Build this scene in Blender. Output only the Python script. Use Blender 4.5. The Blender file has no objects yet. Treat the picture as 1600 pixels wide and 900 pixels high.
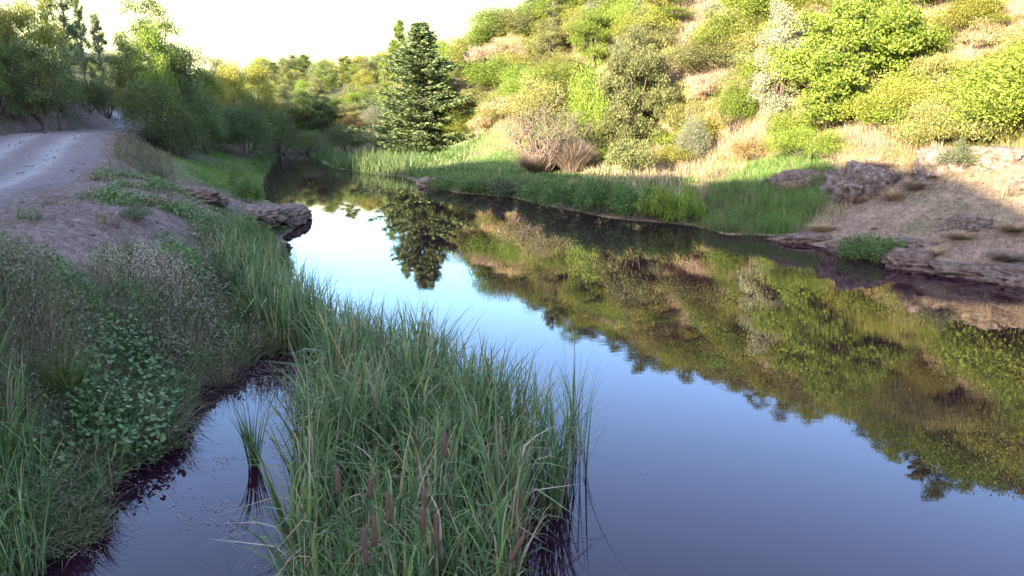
import bpy, math, random
import numpy as np
R = math.radians
random.seed(7)
SC = bpy.context.scene
COL = SC.collection

# ------------------------------------------------------------------ camera
F_PX, PITCH, CAM_Z = 1250.0, R(12.8), 4.0
cam_d = bpy.data.cameras.new("camera")
cam = bpy.data.objects.new("camera", cam_d)
COL.objects.link(cam)
cam.location = (0, 0, CAM_Z)
cam.rotation_euler = (math.pi / 2 - PITCH, 0, 0)
cam_d.sensor_width = 36.0
cam_d.lens = 36.0 * F_PX / 1600.0
cam_d.clip_start = 0.05
cam_d.clip_end = 3000
SC.camera = cam

# ------------------------------------------------------------------ world + sun
SUN_TRAVEL = np.array([0.62, 0.785])          # horizontal direction the light travels
SUN_TRAVEL = SUN_TRAVEL / np.linalg.norm(SUN_TRAVEL)
SUN_EL = R(18)
world = bpy.data.worlds.new("World")
SC.world = world
world.use_nodes = True
wn, wl = world.node_tree.nodes, world.node_tree.links
wn.clear()
wo = wn.new('ShaderNodeOutputWorld'); wb = wn.new('ShaderNodeBackground')
sky = wn.new('ShaderNodeTexSky'); sky.sky_type = 'NISHITA'; sky.sun_disc = False
sky.sun_elevation = SUN_EL
sky.sun_rotation = math.atan2(-SUN_TRAVEL[0], -SUN_TRAVEL[1]) % (2 * math.pi)
sky.air_density = 1.0; sky.dust_density = 1.0; sky.ozone_density = 1.0
# warm evening haze low over the horizon, all the way round
tc = wn.new('ShaderNodeTexCoord'); sp = wn.new('ShaderNodeSeparateXYZ')
mr = wn.new('ShaderNodeMapRange'); mr.interpolation_type = 'SMOOTHSTEP'
mr.inputs['From Min'].default_value = 0.105; mr.inputs['From Max'].default_value = 0.17
mr.inputs['To Min'].default_value = 1.0; mr.inputs['To Max'].default_value = 0.0
mx = wn.new('ShaderNodeMix'); mx.data_type = 'RGBA'
mx.inputs[7].default_value = (1.85, 1.8, 0.90, 1)
wl.new(tc.outputs['Generated'], sp.inputs[0]); wl.new(sp.outputs['Z'], mr.inputs['Value'])
wl.new(mr.outputs[0], mx.inputs[0]); tn = wn.new('ShaderNodeMix'); tn.data_type = 'RGBA'; tn.blend_type = 'MULTIPLY'; tn.inputs[0].default_value = 1.0
trp = wn.new('ShaderNodeValToRGB'); te = trp.color_ramp.elements
te[0].position = 0.12; te[0].color = (0.80, 1.12, 1.10, 1); te[1].position = 0.62; te[1].color = (1.10, 0.88, 1.0, 1)
tq = te.new(0.30); tq.color = (0.80, 0.91, 1.14, 1)
wl.new(sp.outputs['Z'], trp.inputs[0]); wl.new(trp.outputs[0], tn.inputs[7])
wl.new(sky.outputs[0], tn.inputs[6]); wl.new(tn.outputs[2], mx.inputs[6])
wl.new(mx.outputs[2], wb.inputs['Color']); wl.new(wb.outputs[0], wo.inputs['Surface'])
wb.inputs['Strength'].default_value = 0.15

sun_d = bpy.data.lights.new("sun", 'SUN')
sun_d.energy = 4.4; sun_d.angle = R(0.55); sun_d.color = (1.0, 0.88, 0.68)
sun = bpy.data.objects.new("sun", sun_d); COL.objects.link(sun)
from mathutils import Vector
tv = Vector((SUN_TRAVEL[0] * math.cos(SUN_EL), SUN_TRAVEL[1] * math.cos(SUN_EL), -math.sin(SUN_EL)))
sun.rotation_euler = tv.to_track_quat('-Z', 'Y').to_euler()
sun.location = (-40, -30, 40)

SC.view_settings.view_transform = 'Standard'
SC.view_settings.look = 'None'
SC.view_settings.gamma = 1.0
SC.view_settings.exposure = 3.02
SC.cycles.max_bounces = 6
SC.cycles.use_denoising = True
SC.cycles.diffuse_bounces = 3
SC.cycles.glossy_bounces = 3
SC.cycles.transmission_bounces = 3

# ------------------------------------------------------------------ projection helpers (layout only)
CT, ST = math.cos(PITCH), math.sin(PITCH)
def ray(px, py):
    u = (px - 800) / F_PX; v = (450 - py) / F_PX
    return np.array([u, CT + v * ST, -ST + v * CT])
def W(px, py, z=0.0):
    d = ray(px, py); t = (z - CAM_Z) / d[2]
    return (d[0] * t, d[1] * t)
def project(x, y, z):
    dz = z - CAM_Z
    f = y * CT - dz * ST; up = y * ST + dz * CT
    return 800 + F_PX * x / f, 450 - F_PX * up / f

# ------------------------------------------------------------------ noise
def _hash(ix, iy, iz, seed):
    h = (ix.astype(np.int64) * 374761393 + iy.astype(np.int64) * 668265263 + iz.astype(np.int64) * 2147483647 + seed * 144269504) & 0xffffffff
    h = ((h ^ (h >> 13)) * 1274126177) & 0xffffffff
    h = ((h ^ (h >> 16)) * 2246822519) & 0xffffffff
    return ((h ^ (h >> 15)) & 0xffffff) / float(0xffffff)
def noise3(x, y, z, seed=0):
    x, y, z = np.broadcast_arrays(np.asarray(x, float), np.asarray(y, float), np.asarray(z, float))
    ix, iy, iz = np.floor(x), np.floor(y), np.floor(z)
    fx, fy, fz = x - ix, y - iy, z - iz
    fx, fy, fz = (q * q * (3 - 2 * q) for q in (fx, fy, fz))
    r = 0
    for dx in (0, 1):
        for dy in (0, 1):
            for dz in (0, 1):
                w = (fx if dx else 1 - fx) * (fy if dy else 1 - fy) * (fz if dz else 1 - fz)
                r = r + w * _hash(ix + dx, iy + dy, iz + dz, seed)
    return r * 2 - 1
def fbm(x, y, z=0.0, octv=4, seed=0, gain=0.5):
    a, s, f = 1.0, 0, 1.0
    for o in range(octv):
        s = s + a * noise3(x * f + 17.3 * o, y * f - 9.1 * o, np.asarray(z) * f, seed + o)
        a *= gain; f *= 2.03
    return s
def sstep(a, b, x):
    t = np.clip((x - a) / (b - a), 0, 1)
    return t * t * (3 - 2 * t)

# ------------------------------------------------------------------ the water's outline
LEFT = [(0, 885), (70, 868), (125, 845), (128, 790), (185, 735), (262, 700), (280, 645), (300, 605), (380, 570), (425, 545)]
LEFT2 = [(432, 500), (440, 450), (446, 410), (440, 372), (455, 355), (466, 347), (465, 335), (440, 322), (412, 312), (405, 292), (415, 270), (425, 250), (438, 240)]
RIGHT = [(480, 240), (520, 262), (570, 270), (630, 277), (665, 288), (720, 302), (800, 308), (860, 322), (950, 340), (1080, 352), (1140, 366),
         (1215, 368), (1260, 380), (1320, 393), (1400, 404), (1410, 418), (1500, 432), (1600, 444), (1720, 462)]
poly = [(-8.5, -60), (-7.5, -20), (-6.2, -4), (-5.6, 3)]
poly += [W(*p) for p in LEFT] + [W(*p) for p in LEFT2] + [W(*p) for p in RIGHT]
poly += [(16.0, 12.5), (17.5, 5), (17.5, -8), (18, -60)]
POLY = np.array(poly)
def water_sd(x, y):
    """signed distance to the water's edge, positive on land"""
    x = np.asarray(x, float); y = np.asarray(y, float)
    d2 = np.full(x.shape, 1e12); inside = np.zeros(x.shape, bool)
    n = len(POLY)
    for i in range(n):
        ax, ay = POLY[i]; bx, by = POLY[(i + 1) % n]
        ex, ey = bx - ax, by - ay
        t = np.clip(((x - ax) * ex + (y - ay) * ey) / (ex * ex + ey * ey + 1e-12), 0, 1)
        d2 = np.minimum(d2, (x - ax - t * ex) ** 2 + (y - ay - t * ey) ** 2)
        c = ((ay > y) != (by > y)) & (x < (bx - ax) * (y - ay) / (by - ay + 1e-12) + ax)
        inside ^= c
    d = np.sqrt(d2)
    return np.where(inside, -d, d)

# ------------------------------------------------------------------ the road's centre line (x, y, z, half width)
ROAD = np.array([(-8.0, -40, 2.6, 2.4), (-8.6, -10, 2.3, 2.4), (-9.6, 2, 2.05, 2.4), (-11.2, 10, 2.0, 2.4), (-13.2, 18.5, 2.05, 2.35), (-15.6, 25.5, 2.3, 2.3),
                 (-20.6, 36.5, 2.72, 2.2), (-22.6, 43, 2.68, 2.0), (-23.6, 51, 2.72, 1.9), (-27.4, 60, 3.05, 1.8), (-33.5, 70, 3.6, 1.8), (-41, 80, 4.6, 1.8), (-52, 92, 6.5, 1.8)])
_s = np.concatenate([[0], np.cumsum(np.hypot(*np.diff(ROAD[:, :2], axis=0).T))])
def cat_spline(pts, t):
    """Catmull-Rom through pts at parameters t in [0, n-1]"""
    n = len(pts); i = np.clip(np.floor(t).astype(int), 0, n - 2); f = (t - i)[:, None]
    g = lambda k: pts[np.clip(k, 0, n - 1)]
    p0, p1, p2, p3 = g(i - 1), g(i), g(i + 1), g(i + 2)
    return 0.5 * ((2 * p1) + (-p0 + p2) * f + (2 * p0 - 5 * p1 + 4 * p2 - p3) * f ** 2 + (-p0 + 3 * p1 - 3 * p2 + p3) * f ** 3)
RC = cat_spline(ROAD, np.linspace(0, len(ROAD) - 1, 420))
def road_near(x, y):
    """(distance from the centre line, road height there, half width)"""
    x = np.asarray(x, float).ravel(); y = np.asarray(y, float).ravel()
    best = np.full(x.shape, 1e9); zz = np.zeros(x.shape); hw = np.ones(x.shape)
    C = RC[::3]
    for i in range(len(C) - 1):
        ax, ay = C[i, :2]; ex, ey = C[i + 1, :2] - C[i, :2]
        t = np.clip(((x - ax) * ex + (y - ay) * ey) / (ex * ex + ey * ey), 0, 1)
        d = np.hypot(x - ax - t * ex, y - ay - t * ey)
        m = d < best
        best = np.where(m, d, best)
        zz = np.where(m, C[i, 2] + t * (C[i + 1, 2] - C[i, 2]), zz)
        hw = np.where(m, C[i, 3], hw)
    return best, zz, hw

# ------------------------------------------------------------------ terrain
CP = []
def cp(px, py, z): CP.append((*W(px, py, z), z))
for r_ in ROAD: CP.append((r_[0], r_[1], r_[2]))
# shore
for p in POLY: CP.append((p[0], p[1], 0.1))
# left meadow, tongue, fore bank
for a in [(330, 270, .6), (300, 255, .9), (255, 240, 1.8), (380, 300, .35), (400, 262, .3), (250, 290, 1.85), (180, 300, 2.0), (330, 302, 1.2), (395, 322, .85), (440, 333, .55),
          (0, 400, 1.95), (150, 400, 1.65), (300, 400, 1.1), (380, 430, .7), (100, 500, 1.45), (250, 520, .85), (0, 600, 1.35), (150, 650, .6), (0, 750, .8), (350, 360, 1.2),
          (200, 340, 1.9), (0, 500, 1.8), (250, 205, 2.2), (290, 222, 1.5), (385, 232, .6)]: cp(*a)
# right bank
for a in [(600, 247, .25), (700, 238, .7), (760, 215, 1.8), (650, 232, .6), (800, 190, 2.9), (900, 262, .6), (900, 205, 2.4), (1000, 262, .85), (1000, 232, 1.5),
          (1100, 282, .7), (1100, 240, 1.5), (1200, 302, .95), (1180, 325, .62), (1200, 250, 1.4), (1350, 203, 3.1), (1300, 322, .8), (1400, 330, .95), (1360, 270, 1.7), (1500, 340, 1.0),
          (1550, 270, 2.1), (1600, 230, 2.7), (1500, 212, 2.9), (1600, 380, .65), (1500, 400, .4), (1750, 380, .9), (1750, 280, 2.6), (1250, 245, 1.7), (1450, 260, 2.0)]: cp(*a)
def D(px, d, z): CP.append(((px - 800) / F_PX * d, d, z))
for a in [(1900, 46, 16), (1700, 48, 16), (1500, 50, 15.6), (1300, 55, 14.6), (1180, 58, 14.2), (1040, 62, 13.6), (950, 62, 11.6), (870, 62, 9.0), (780, 62, 6.6), (700, 70, 5.6),
          (1500, 36, 8.8), (1300, 42, 8.3), (1150, 48, 7.2), (1000, 51, 6.6), (880, 54, 5.4), (1800, 32, 9), (1600, 34, 9.0),
          (1500, 80, 15), (1300, 85, 14), (1040, 90, 13), (870, 95, 11), (760, 110, 8.2), (640, 110, 7.6), (560, 110, 6.2), (500, 110, 5.0), (440, 115, 4.6), (640, 85, 3.8), (560, 82, 2.2), (480, 85, 1.5),
          (640, 150, 10), (440, 170, 6.5), (560, 160, 9)]: D(*a)
CP += [(-23.9, 36, 3.4), (-26.0, 38, 4.9), (-29.5, 39, 6.6), (-33, 40, 8.6), (-40, 40, 12), (-19, 24, 3.3), (-25, 24, 6.5), (-34, 22, 11), (-27, 50, 4.4), (-31, 52, 6.4), (-30, 62, 4.6), (-45, 60, 11.5),
       (-14.5, 8, 2.8), (-22, 8, 6), (-31, 5, 11), (-13, -12, 3.2), (-22, -14, 8),
       (-24, 68, 2.4), (-20, 62, 1.6), (-27, 78, 3.0), (-38, 92, 5.6), (-25, 100, 4.2), (-30, 130, 6), (-60, 110, 12), (24, 12, 5), (34, 8, 10), (26, -12, 6), (40, -20, 12)]
# the valley side behind and to the left of the camera: its crest keeps the evening sun off the pond
SV = SUN_TRAVEL; NV = np.array([-SV[1], SV[0]])
def crest(n, s, z): p = SV * s + NV * n; CP.append((p[0], p[1], z))
for n_, off in [(-60, 7.5), (-30, 7.5), (-10, 7.7), (2, 8.3), (3.6, 9.3), (5, 10.7), (8, 11.6), (11, 11.0), (12.8, 7.6), (14.6, 11.0), (20, 11.8), (24, 12), (31, 13), (37, 10.2), (44, 14.0), (52, 16.8), (61, 19), (90, 20), (130, 20)]:
    k = math.tan(SUN_EL)
    crest(n_, -38, off + 38 * k)
    if n_ not in (3.6, 11, 12.8, 14.6): crest(n_, -54, off + 38 * k + 1.0); crest(n_, -27, off + 38 * k - 6.5); crest(n_, -100, off + 38 * k + 2)
CP += [(300, 0, 18), (300, 300, 22), (-300, 300, 22), (0, 400, 16), (-350, 0, 22), (0, -300, 10), (250, -250, 15), (-250, -250, 20), (-90, 250, 12), (60, 250, 15), (900, 900, 25), (-900, 900, 25), (900, -900, 25), (-900, -900, 25)]
CPa = np.array(CP)
_c = 2.0
def _phi(dx, dy): return np.sqrt(dx * dx + dy * dy + _c * _c)
_A = _phi(CPa[:, None, 0] - CPa[None, :, 0], CPa[:, None, 1] - CPa[None, :, 1])
_A[np.diag_indices(len(CPa))] -= 0.12           # a little smoothing
_n = len(CPa)
_M = np.zeros((_n + 1, _n + 1)); _M[:_n, :_n] = _A; _M[:_n, _n] = 1; _M[_n, :_n] = 1
_wts = np.linalg.lstsq(_M, np.concatenate([CPa[:, 2], [0]]), rcond=None)[0]
def base_h(x, y):
    x = np.asarray(x, float); y = np.asarray(y, float); sh = x.shape
    x = x.ravel(); y = y.ravel(); out = np.full(x.shape, _wts[-1])
    for i in range(_n):
        out += _wts[i] * _phi(x - CPa[i, 0], y - CPa[i, 1])
    return out.reshape(sh)
def H(x, y, detail=True):
    x = np.asarray(x, float); y = np.asarray(y, float)
    sd = water_sd(x, y) + .10 * fbm(x * 1.6, y * 1.6, 3, 3, 44)
    z = np.maximum(base_h(x, y), 0.12)
    if detail:
        amp = sstep(0.3, 3.0, sd)
        z = z + amp * (0.16 * fbm(x * .35, y * .35, 0, 3, 3) + 0.05 * fbm(x * 1.7, y * 1.7, 0, 3, 9))
    rd, rz, rw = road_near(x, y)
    rd = rd.reshape(x.shape); rz = rz.reshape(x.shape); rw = rw.reshape(x.shape)
    k = 1 - sstep(rw * 1.06, rw + 1.5, rd)
    z = z * (1 - k) + (rz - 0.07) * k
    land = 0.04 + (np.maximum(z, 0.12) - 0.04) * sstep(-0.15, 1.5, sd)
    return np.where(sd > 0, land, np.maximum(-1.2, 0.04 + sd * 0.55))

_GX = np.linspace(-60, 70, 651); _GY = np.linspace(2, 132, 651)
_gx, _gy = np.meshgrid(_GX, _GY, indexing='ij')
_GZ = H(_gx, _gy)
def hz(x, y):
    """terrain height from the lookup grid"""
    x = np.asarray(x, float); y = np.asarray(y, float)
    fx = np.clip((x + 60) / 130 * 650, 0, 649.999); fy = np.clip((y - 2) / 130 * 650, 0, 649.999)
    ix = fx.astype(int); iy = fy.astype(int); fx = fx - ix; fy = fy - iy
    return (_GZ[ix, iy] * (1 - fx) * (1 - fy) + _GZ[ix + 1, iy] * fx * (1 - fy) + _GZ[ix, iy + 1] * (1 - fx) * fy + _GZ[ix + 1, iy + 1] * fx * fy)
_GSD = water_sd(_gx, _gy)
def sdq(x, y):
    ix = np.clip(np.round((np.asarray(x) + 60) * 5).astype(int), 0, 650); iy = np.clip(np.round((np.asarray(y) - 2) * 5).astype(int), 0, 650)
    return _GSD[ix, iy]
_t = np.linspace(4, 130, 2400)
def ground_at(px, py):
    """where the line of sight through a pixel meets the ground"""
    d = ray(px, py); d = d / d[1]
    x = d[0] * _t; y = _t; z = CAM_Z + d[2] * _t
    g = np.maximum(hz(x, y), 0)
    m = np.nonzero(z <= g)[0]
    i = m[0] if len(m) else len(_t) - 1
    return float(x[i]), float(y[i]), float(max(hz(x[i], y[i]), 0))
def m_per_px(x, y, z): return (y * CT - (z - CAM_Z) * ST) / F_PX

# ------------------------------------------------------------------ object helpers
def link(o, parent=None):
    COL.objects.link(o)
    if parent is not None: o.parent = parent
    return o
def tag(o, label=None, cat=None, group=None, kind=None):
    if label: o['label'] = label
    if cat: o['category'] = cat
    if group: o['group'] = group
    if kind: o['kind'] = kind
    return o
def empty(name, loc, rz=0.0, sc=(1, 1, 1)):
    o = bpy.data.objects.new(name, None); o.empty_display_size = 0.2
    o.location = loc; o.rotation_euler = (0, 0, rz); o.scale = sc
    return link(o)
def mesh_from(name, V, faces, nper, smooth=False, attrs=None):
    """V (n,3); faces (m,nper) int; attrs {name: (n,) or (n,3)}"""
    me = bpy.data.meshes.new(name)
    V = np.ascontiguousarray(V, dtype=np.float32); faces = np.ascontiguousarray(faces, dtype=np.int32)
    me.vertices.add(len(V)); me.vertices.foreach_set('co', V.ravel())
    me.loops.add(faces.size); me.loops.foreach_set('vertex_index', faces.ravel())
    me.polygons.add(len(faces)); me.polygons.foreach_set('loop_start', np.arange(0, faces.size, nper, dtype=np.int32))
    if smooth: me.polygons.foreach_set('use_smooth', np.ones(len(faces), bool))
    for k, a in (attrs or {}).items():
        a = np.asarray(a, dtype=np.float32)
        if a.ndim == 1:
            at = me.attributes.new(k, 'FLOAT', 'POINT'); at.data.foreach_set('value', a)
        else:
            at = me.attributes.new(k, 'FLOAT_VECTOR', 'POINT'); at.data.foreach_set('vector', a.ravel())
    me.update(calc_edges=True); me.validate()
    return me
def mobj(name, me, mat, parent=None, loc=(0, 0, 0)):
    o = bpy.data.objects.new(name, me); o.location = loc
    link(o, parent)
    if not me.materials: me.materials.append(None)
    o.material_slots[0].link = 'OBJECT'
    o.material_slots[0].material = mat
    return o
def unit(v): return v / (np.linalg.norm(v, axis=-1, keepdims=True) + 1e-9)

# ------------------------------------------------------------------ materials
def mat_new(name):
    m = bpy.data.materials.new(name); m.use_nodes = True
    nt = m.node_tree; nt.nodes.clear()
    return m, nt.nodes, nt.links
def nd(N, t, **kw):
    n = N.new(t)
    for k, v in kw.items(): setattr(n, k, v)
    return n
def ramp(N, stops):
    r = N.new('ShaderNodeValToRGB'); e = r.color_ramp.elements
    while len(e) > 1: e.remove(e[-1])
    e[0].position, e[0].color = stops[0][0], (*stops[0][1], 1)
    for p, c in stops[1:]:
        q = e.new(p); q.color = (*c, 1)
    return r
def foliage(name, a, b, dry=None, transl=0.35, rough=0.55, jitter=0.5):
    """leaf material: two colours mixed leaf by leaf, some dry leaves, a tone of its own for each plant"""
    m, N, L = mat_new(name)
    at = nd(N, 'ShaderNodeAttribute', attribute_name='var')
    oi = nd(N, 'ShaderNodeObjectInfo')
    stops = [(0.0, a), (0.8, b)]
    if dry: stops += [(0.93, b), (0.97, dry)]
    rp = ramp(N, stops); L.new(at.outputs['Fac'], rp.inputs[0])
    hs = nd(N, 'ShaderNodeHueSaturation')
    mr = nd(N, 'ShaderNodeMapRange'); mr.inputs['To Min'].default_value = 1 - jitter * .45; mr.inputs['To Max'].default_value = 1 + jitter * .5
    L.new(oi.outputs['Random'], mr.inputs['Value']); L.new(mr.outputs[0], hs.inputs['Value'])
    mh = nd(N, 'ShaderNodeMapRange'); mh.inputs['To Min'].default_value = 0.5 + .025 * jitter; mh.inputs['To Max'].default_value = 0.5 - .03 * jitter
    ml = nd(N, 'ShaderNodeMath', operation='FRACT'); mm = nd(N, 'ShaderNodeMath', operation='MULTIPLY'); mm.inputs[1].default_value = 7.31
    L.new(oi.outputs['Random'], mm.inputs[0]); L.new(mm.outputs[0], ml.inputs[0]); L.new(ml.outputs[0], mh.inputs['Value']); L.new(mh.outputs[0], hs.inputs['Hue'])
    L.new(rp.outputs[0], hs.inputs['Color'])
    pb = nd(N, 'ShaderNodeBsdfPrincipled'); pb.inputs['Roughness'].default_value = rough
    pb.inputs['Specular IOR Level'].default_value = 0.25
    tr = nd(N, 'ShaderNodeBsdfTranslucent'); mxs = nd(N, 'ShaderNodeMixShader'); mxs.inputs[0].default_value = transl
    L.new(hs.outputs[0], pb.inputs['Base Color']); L.new(hs.outputs[0], tr.inputs['Color'])
    L.new(pb.outputs[0], mxs.inputs[1]); L.new(tr.outputs[0], mxs.inputs[2])
    o = nd(N, 'ShaderNodeOutputMaterial'); L.new(mxs.outputs[0], o.inputs['Surface'])
    return m
def vcol_mat(name, transl=0.25, rough=0.6, spec=0.2):
    m, N, L = mat_new(name)
    at = nd(N, 'ShaderNodeAttribute', attribute_name='tint')
    pb = nd(N, 'ShaderNodeBsdfPrincipled'); pb.inputs['Roughness'].default_value = rough; pb.inputs['Specular IOR Level'].default_value = spec
    tr = nd(N, 'ShaderNodeBsdfTranslucent'); mxs = nd(N, 'ShaderNodeMixShader'); mxs.inputs[0].default_value = transl
    L.new(at.outputs['Color'], pb.inputs['Base Color']); L.new(at.outputs['Color'], tr.inputs['Color'])
    L.new(pb.outputs[0], mxs.inputs[1]); L.new(tr.outputs[0], mxs.inputs[2])
    o = nd(N, 'ShaderNodeOutputMaterial'); L.new(mxs.outputs[0], o.inputs['Surface'])
    return m
def noise_mat(name, stops, scale=4.0, bump=0.3, bscale=12.0, rough=0.9, dist=0.04, detail=8, vec='Object', mus=None):
    m, N, L = mat_new(name)
    t = nd(N, 'ShaderNodeTexCoord')
    n1 = nd(N, 'ShaderNodeTexNoise'); n1.inputs['Scale'].default_value = scale; n1.inputs['Detail'].default_value = detail; n1.inputs['Roughness'].default_value = .65
    L.new(t.outputs[vec], n1.inputs['Vector'])
    rp = ramp(N, stops); L.new(n1.outputs['Fac'], rp.inputs[0])
    n2 = nd(N, 'ShaderNodeTexNoise'); n2.inputs['Scale'].default_value = bscale; n2.inputs['Detail'].default_value = 8; n2.inputs['Roughness'].default_value = .7
    L.new(t.outputs[vec], n2.inputs['Vector'])
    bp = nd(N, 'ShaderNodeBump'); bp.inputs['Strength'].default_value = bump; bp.inputs['Distance'].default_value = dist
    L.new(n2.outputs['Fac'], bp.inputs['Height'])
    pb = nd(N, 'ShaderNodeBsdfPrincipled'); pb.inputs['Roughness'].default_value = rough; pb.inputs['Specular IOR Level'].default_value = .2
    L.new(rp.outputs[0], pb.inputs['Base Color']); L.new(bp.outputs[0], pb.inputs['Normal'])
    o = nd(N, 'ShaderNodeOutputMaterial'); L.new(pb.outputs[0], o.inputs['Surface'])
    return m

BARK = noise_mat('bark', [(.3, (.05, .038, .028)), (.6, (.12, .09, .07)), (.8, (.2, .17, .14))], 9, .6, 30)
TWIG = noise_mat('dry_twigs', [(.3, (.10, .07, .055)), (.7, (.22, .16, .13))], 9, .2, 30)
PALEBARK = noise_mat('pale_bark', [(.3, (.22, .18, .14)), (.7, (.4, .34, .28))], 9, .4, 30)
FM = {
 'bright':  foliage('leaves_bright_green', (.085, .125, .014), (.20, .25, .035), None, .35),
 'yellow':  foliage('leaves_yellow_green', (.14, .155, .02), (.27, .27, .045), (.30, .24, .06), .35),
 'green':   foliage('leaves_mid_green', (.065, .10, .018), (.15, .19, .04), (.22, .17, .06), .3),
 'dark':    foliage('leaves_dark_green', (.052, .08, .022), (.125, .16, .048), (.19, .17, .075), .3),
 'olive':   foliage('leaves_olive_green', (.075, .085, .025), (.165, .17, .058), (.26, .20, .09), .3),
 'grey':    foliage('leaves_grey_green', (.075, .085, .045), (.20, .20, .12), (.28, .23, .14), .3),
 'silver':  foliage('leaves_silvery', (.12, .135, .07), (.26, .26, .15), None, .3),
 'conifer': foliage('needles_blue_green', (.055, .082, .028), (.14, .175, .065), None, .2, .8, .2),
 'pine':    foliage('needles_pine_green', (.055, .078, .016), (.15, .17, .04), None, .2),
 'straw':   foliage('stems_straw', (.22, .16, .075), (.42, .33, .17), (.3, .2, .1), .3),
 'pink':    foliage('stems_dry_pinkish', (.21, .15, .09), (.37, .28, .18), (.16, .10, .07), .25),
 'brown':   foliage('twigs_brown', (.10, .072, .05), (.21, .155, .115), (.28, .22, .15), .15),
 'broom':   foliage('stems_broom_green', (.13, .13, .03), (.26, .245, .075), (.34, .27, .12), .3),
 'rust':    foliage('leaves_rusty', (.15, .11, .035), (.26, .20, .07), (.2, .10, .04), .3),
 'bramble': foliage('leaves_bank_plants', (.045, .09, .02), (.135, .20, .05), (.17, .17, .06), .3),
 'lime':    foliage('blades_fresh_green', (.07, .15, .02), (.15, .26, .04), None, .35, jitter=.2),
 'weed':    foliage('leaves_weeds', (.045, .065, .025), (.12, .14, .06), (.3, .24, .16), .3),
}
TINT = vcol_mat('blades')
LITTER = vcol_mat('floating_litter', .0, .7, .3)

# ------------------------------------------------------------------ ground, road, water
def graded(a, b, dense_a, dense_b, step, growth=1.09):
    c = list(np.arange(dense_a, dense_b, step)); s = step; v = c[-1]
    while v < b: s = min(s * growth, 60); v += s; c.append(v)
    s = step; v = c[0]; pre = []
    while v > a: s = min(s * growth, 60); v -= s; pre.append(v)
    return np.array(pre[::-1] + c)
gx = graded(-900, 900, -15, 22, 0.17, 1.045)
gy = graded(-600, 1400, 4.5, 34, 0.17, 1.035)
X, Y = np.meshgrid(gx, gy, indexing='ij')
Z = H(X, Y)
nx, ny = X.shape
idx = np.arange(nx * ny).reshape(nx, ny)
faces = np.stack([idx[:-1, :-1], idx[1:, :-1], idx[1:, 1:], idx[:-1, 1:]], -1).reshape(-1, 4)
xs, ys = X.ravel(), Y.ravel()
def blob_mask(items, x=xs, y=ys):
    m = np.zeros(x.shape)
    for px, py, z, rad in items:
        wx, wy = W(px, py, z)
        m = np.maximum(m, np.exp(-((x - wx) ** 2 + (y - wy) ** 2) / (rad * rad)))
    return m
wob = .5 * fbm(xs * .8, ys * .8, 0, 3, 21)
def green_mask(x, y):
    wb_ = .5 * fbm(x * .8, y * .8, 0, 3, 21)
    return np.clip(blob_mask([(330, 270, .6, 4.5), (370, 290, .4, 2.5), (210, 220, 2, 2.2), (1180, 320, .6, 2.6), (1240, 318, .7, 1.8), (760, 262, .5, 3.5), (830, 270, .5, 3), (700, 250, .5, 4),
                       (900, 280, .5, 3), (1000, 300, .5, 2.4), (600, 255, .2, 5)], x, y) * 1.5 + wb_ * .5, 0, 1)
def dirt_mask(x, y):
    rd, rz, rw = road_near(x, y)
    m = 1 - sstep(rw - .3, rw + 2.6, rd.reshape(np.asarray(x).shape) + 1.2 * fbm(x * .5, y * .5, 0, 3, 5))
    return np.clip(np.maximum(m, blob_mask([(150, 340, 1.9, 2.2), (0, 385, 1.95, 1.5), (300, 310, 1.3, 1.6), (240, 275, 1.9, 2.2), (230, 215, 2.2, 2.2), (360, 322, 1, 1.6), (250, 308, 1.8, 1.5), (300, 325, 1.4, 1.2), (400, 335, .8, 1.2), (330, 338, 1.2, 1.0), (220, 335, 1.8, 1.1), (80, 340, 1.95, 1.6), (60, 372, 1.95, 1.1), (130, 366, 1.85, .8)], x, y) * 1.3), 0, 1)
gm = green_mask(xs, ys); dm = dirt_mask(xs, ys)
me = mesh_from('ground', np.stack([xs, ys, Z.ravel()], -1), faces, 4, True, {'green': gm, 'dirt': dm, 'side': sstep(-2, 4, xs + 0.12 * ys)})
m, N, L = mat_new('ground_soil_and_grass')
t = nd(N, 'ShaderNodeTexCoord')
def nz(scale, det=8, ro=.65):
    n = nd(N, 'ShaderNodeTexNoise'); n.inputs['Scale'].default_value = scale; n.inputs['Detail'].default_value = det; n.inputs['Roughness'].default_value = ro
    L.new(t.outputs['Object'], n.inputs['Vector']); return n
def mixc(fac, a, b):
    q = nd(N, 'ShaderNodeMix', data_type='RGBA')
    L.new(fac, q.inputs[0]); L.new(a, q.inputs[6]); L.new(b, q.inputs[7]); return q.outputs[2]
def att(n):
    q = nd(N, 'ShaderNodeAttribute', attribute_name=n); return q.outputs['Fac']
n1, n2, n3 = nz(.9), nz(6), nz(40)
straw = ramp(N, [(.3, (.12, .082, .05)), (.5, (.21, .15, .095)), (.7, (.32, .24, .155))]); L.new(n2.outputs['Fac'], straw.inputs[0])
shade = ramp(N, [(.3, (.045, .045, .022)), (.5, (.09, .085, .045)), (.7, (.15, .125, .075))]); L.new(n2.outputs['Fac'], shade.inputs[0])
grn = ramp(N, [(.35, (.04, .07, .015)), (.6, (.09, .15, .03))]); L.new(n2.outputs['Fac'], grn.inputs[0])
drt = ramp(N, [(.3, (.075, .052, .04)), (.5, (.135, .10, .08)), (.62, (.18, .14, .115)), (.75, (.26, .215, .18))]); L.new(n2.outputs['Fac'], drt.inputs[0])
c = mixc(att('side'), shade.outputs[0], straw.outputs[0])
c = mixc(att('green'), c, grn.outputs[0])
c = mixc(att('dirt'), c, drt.outputs[0])
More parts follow.
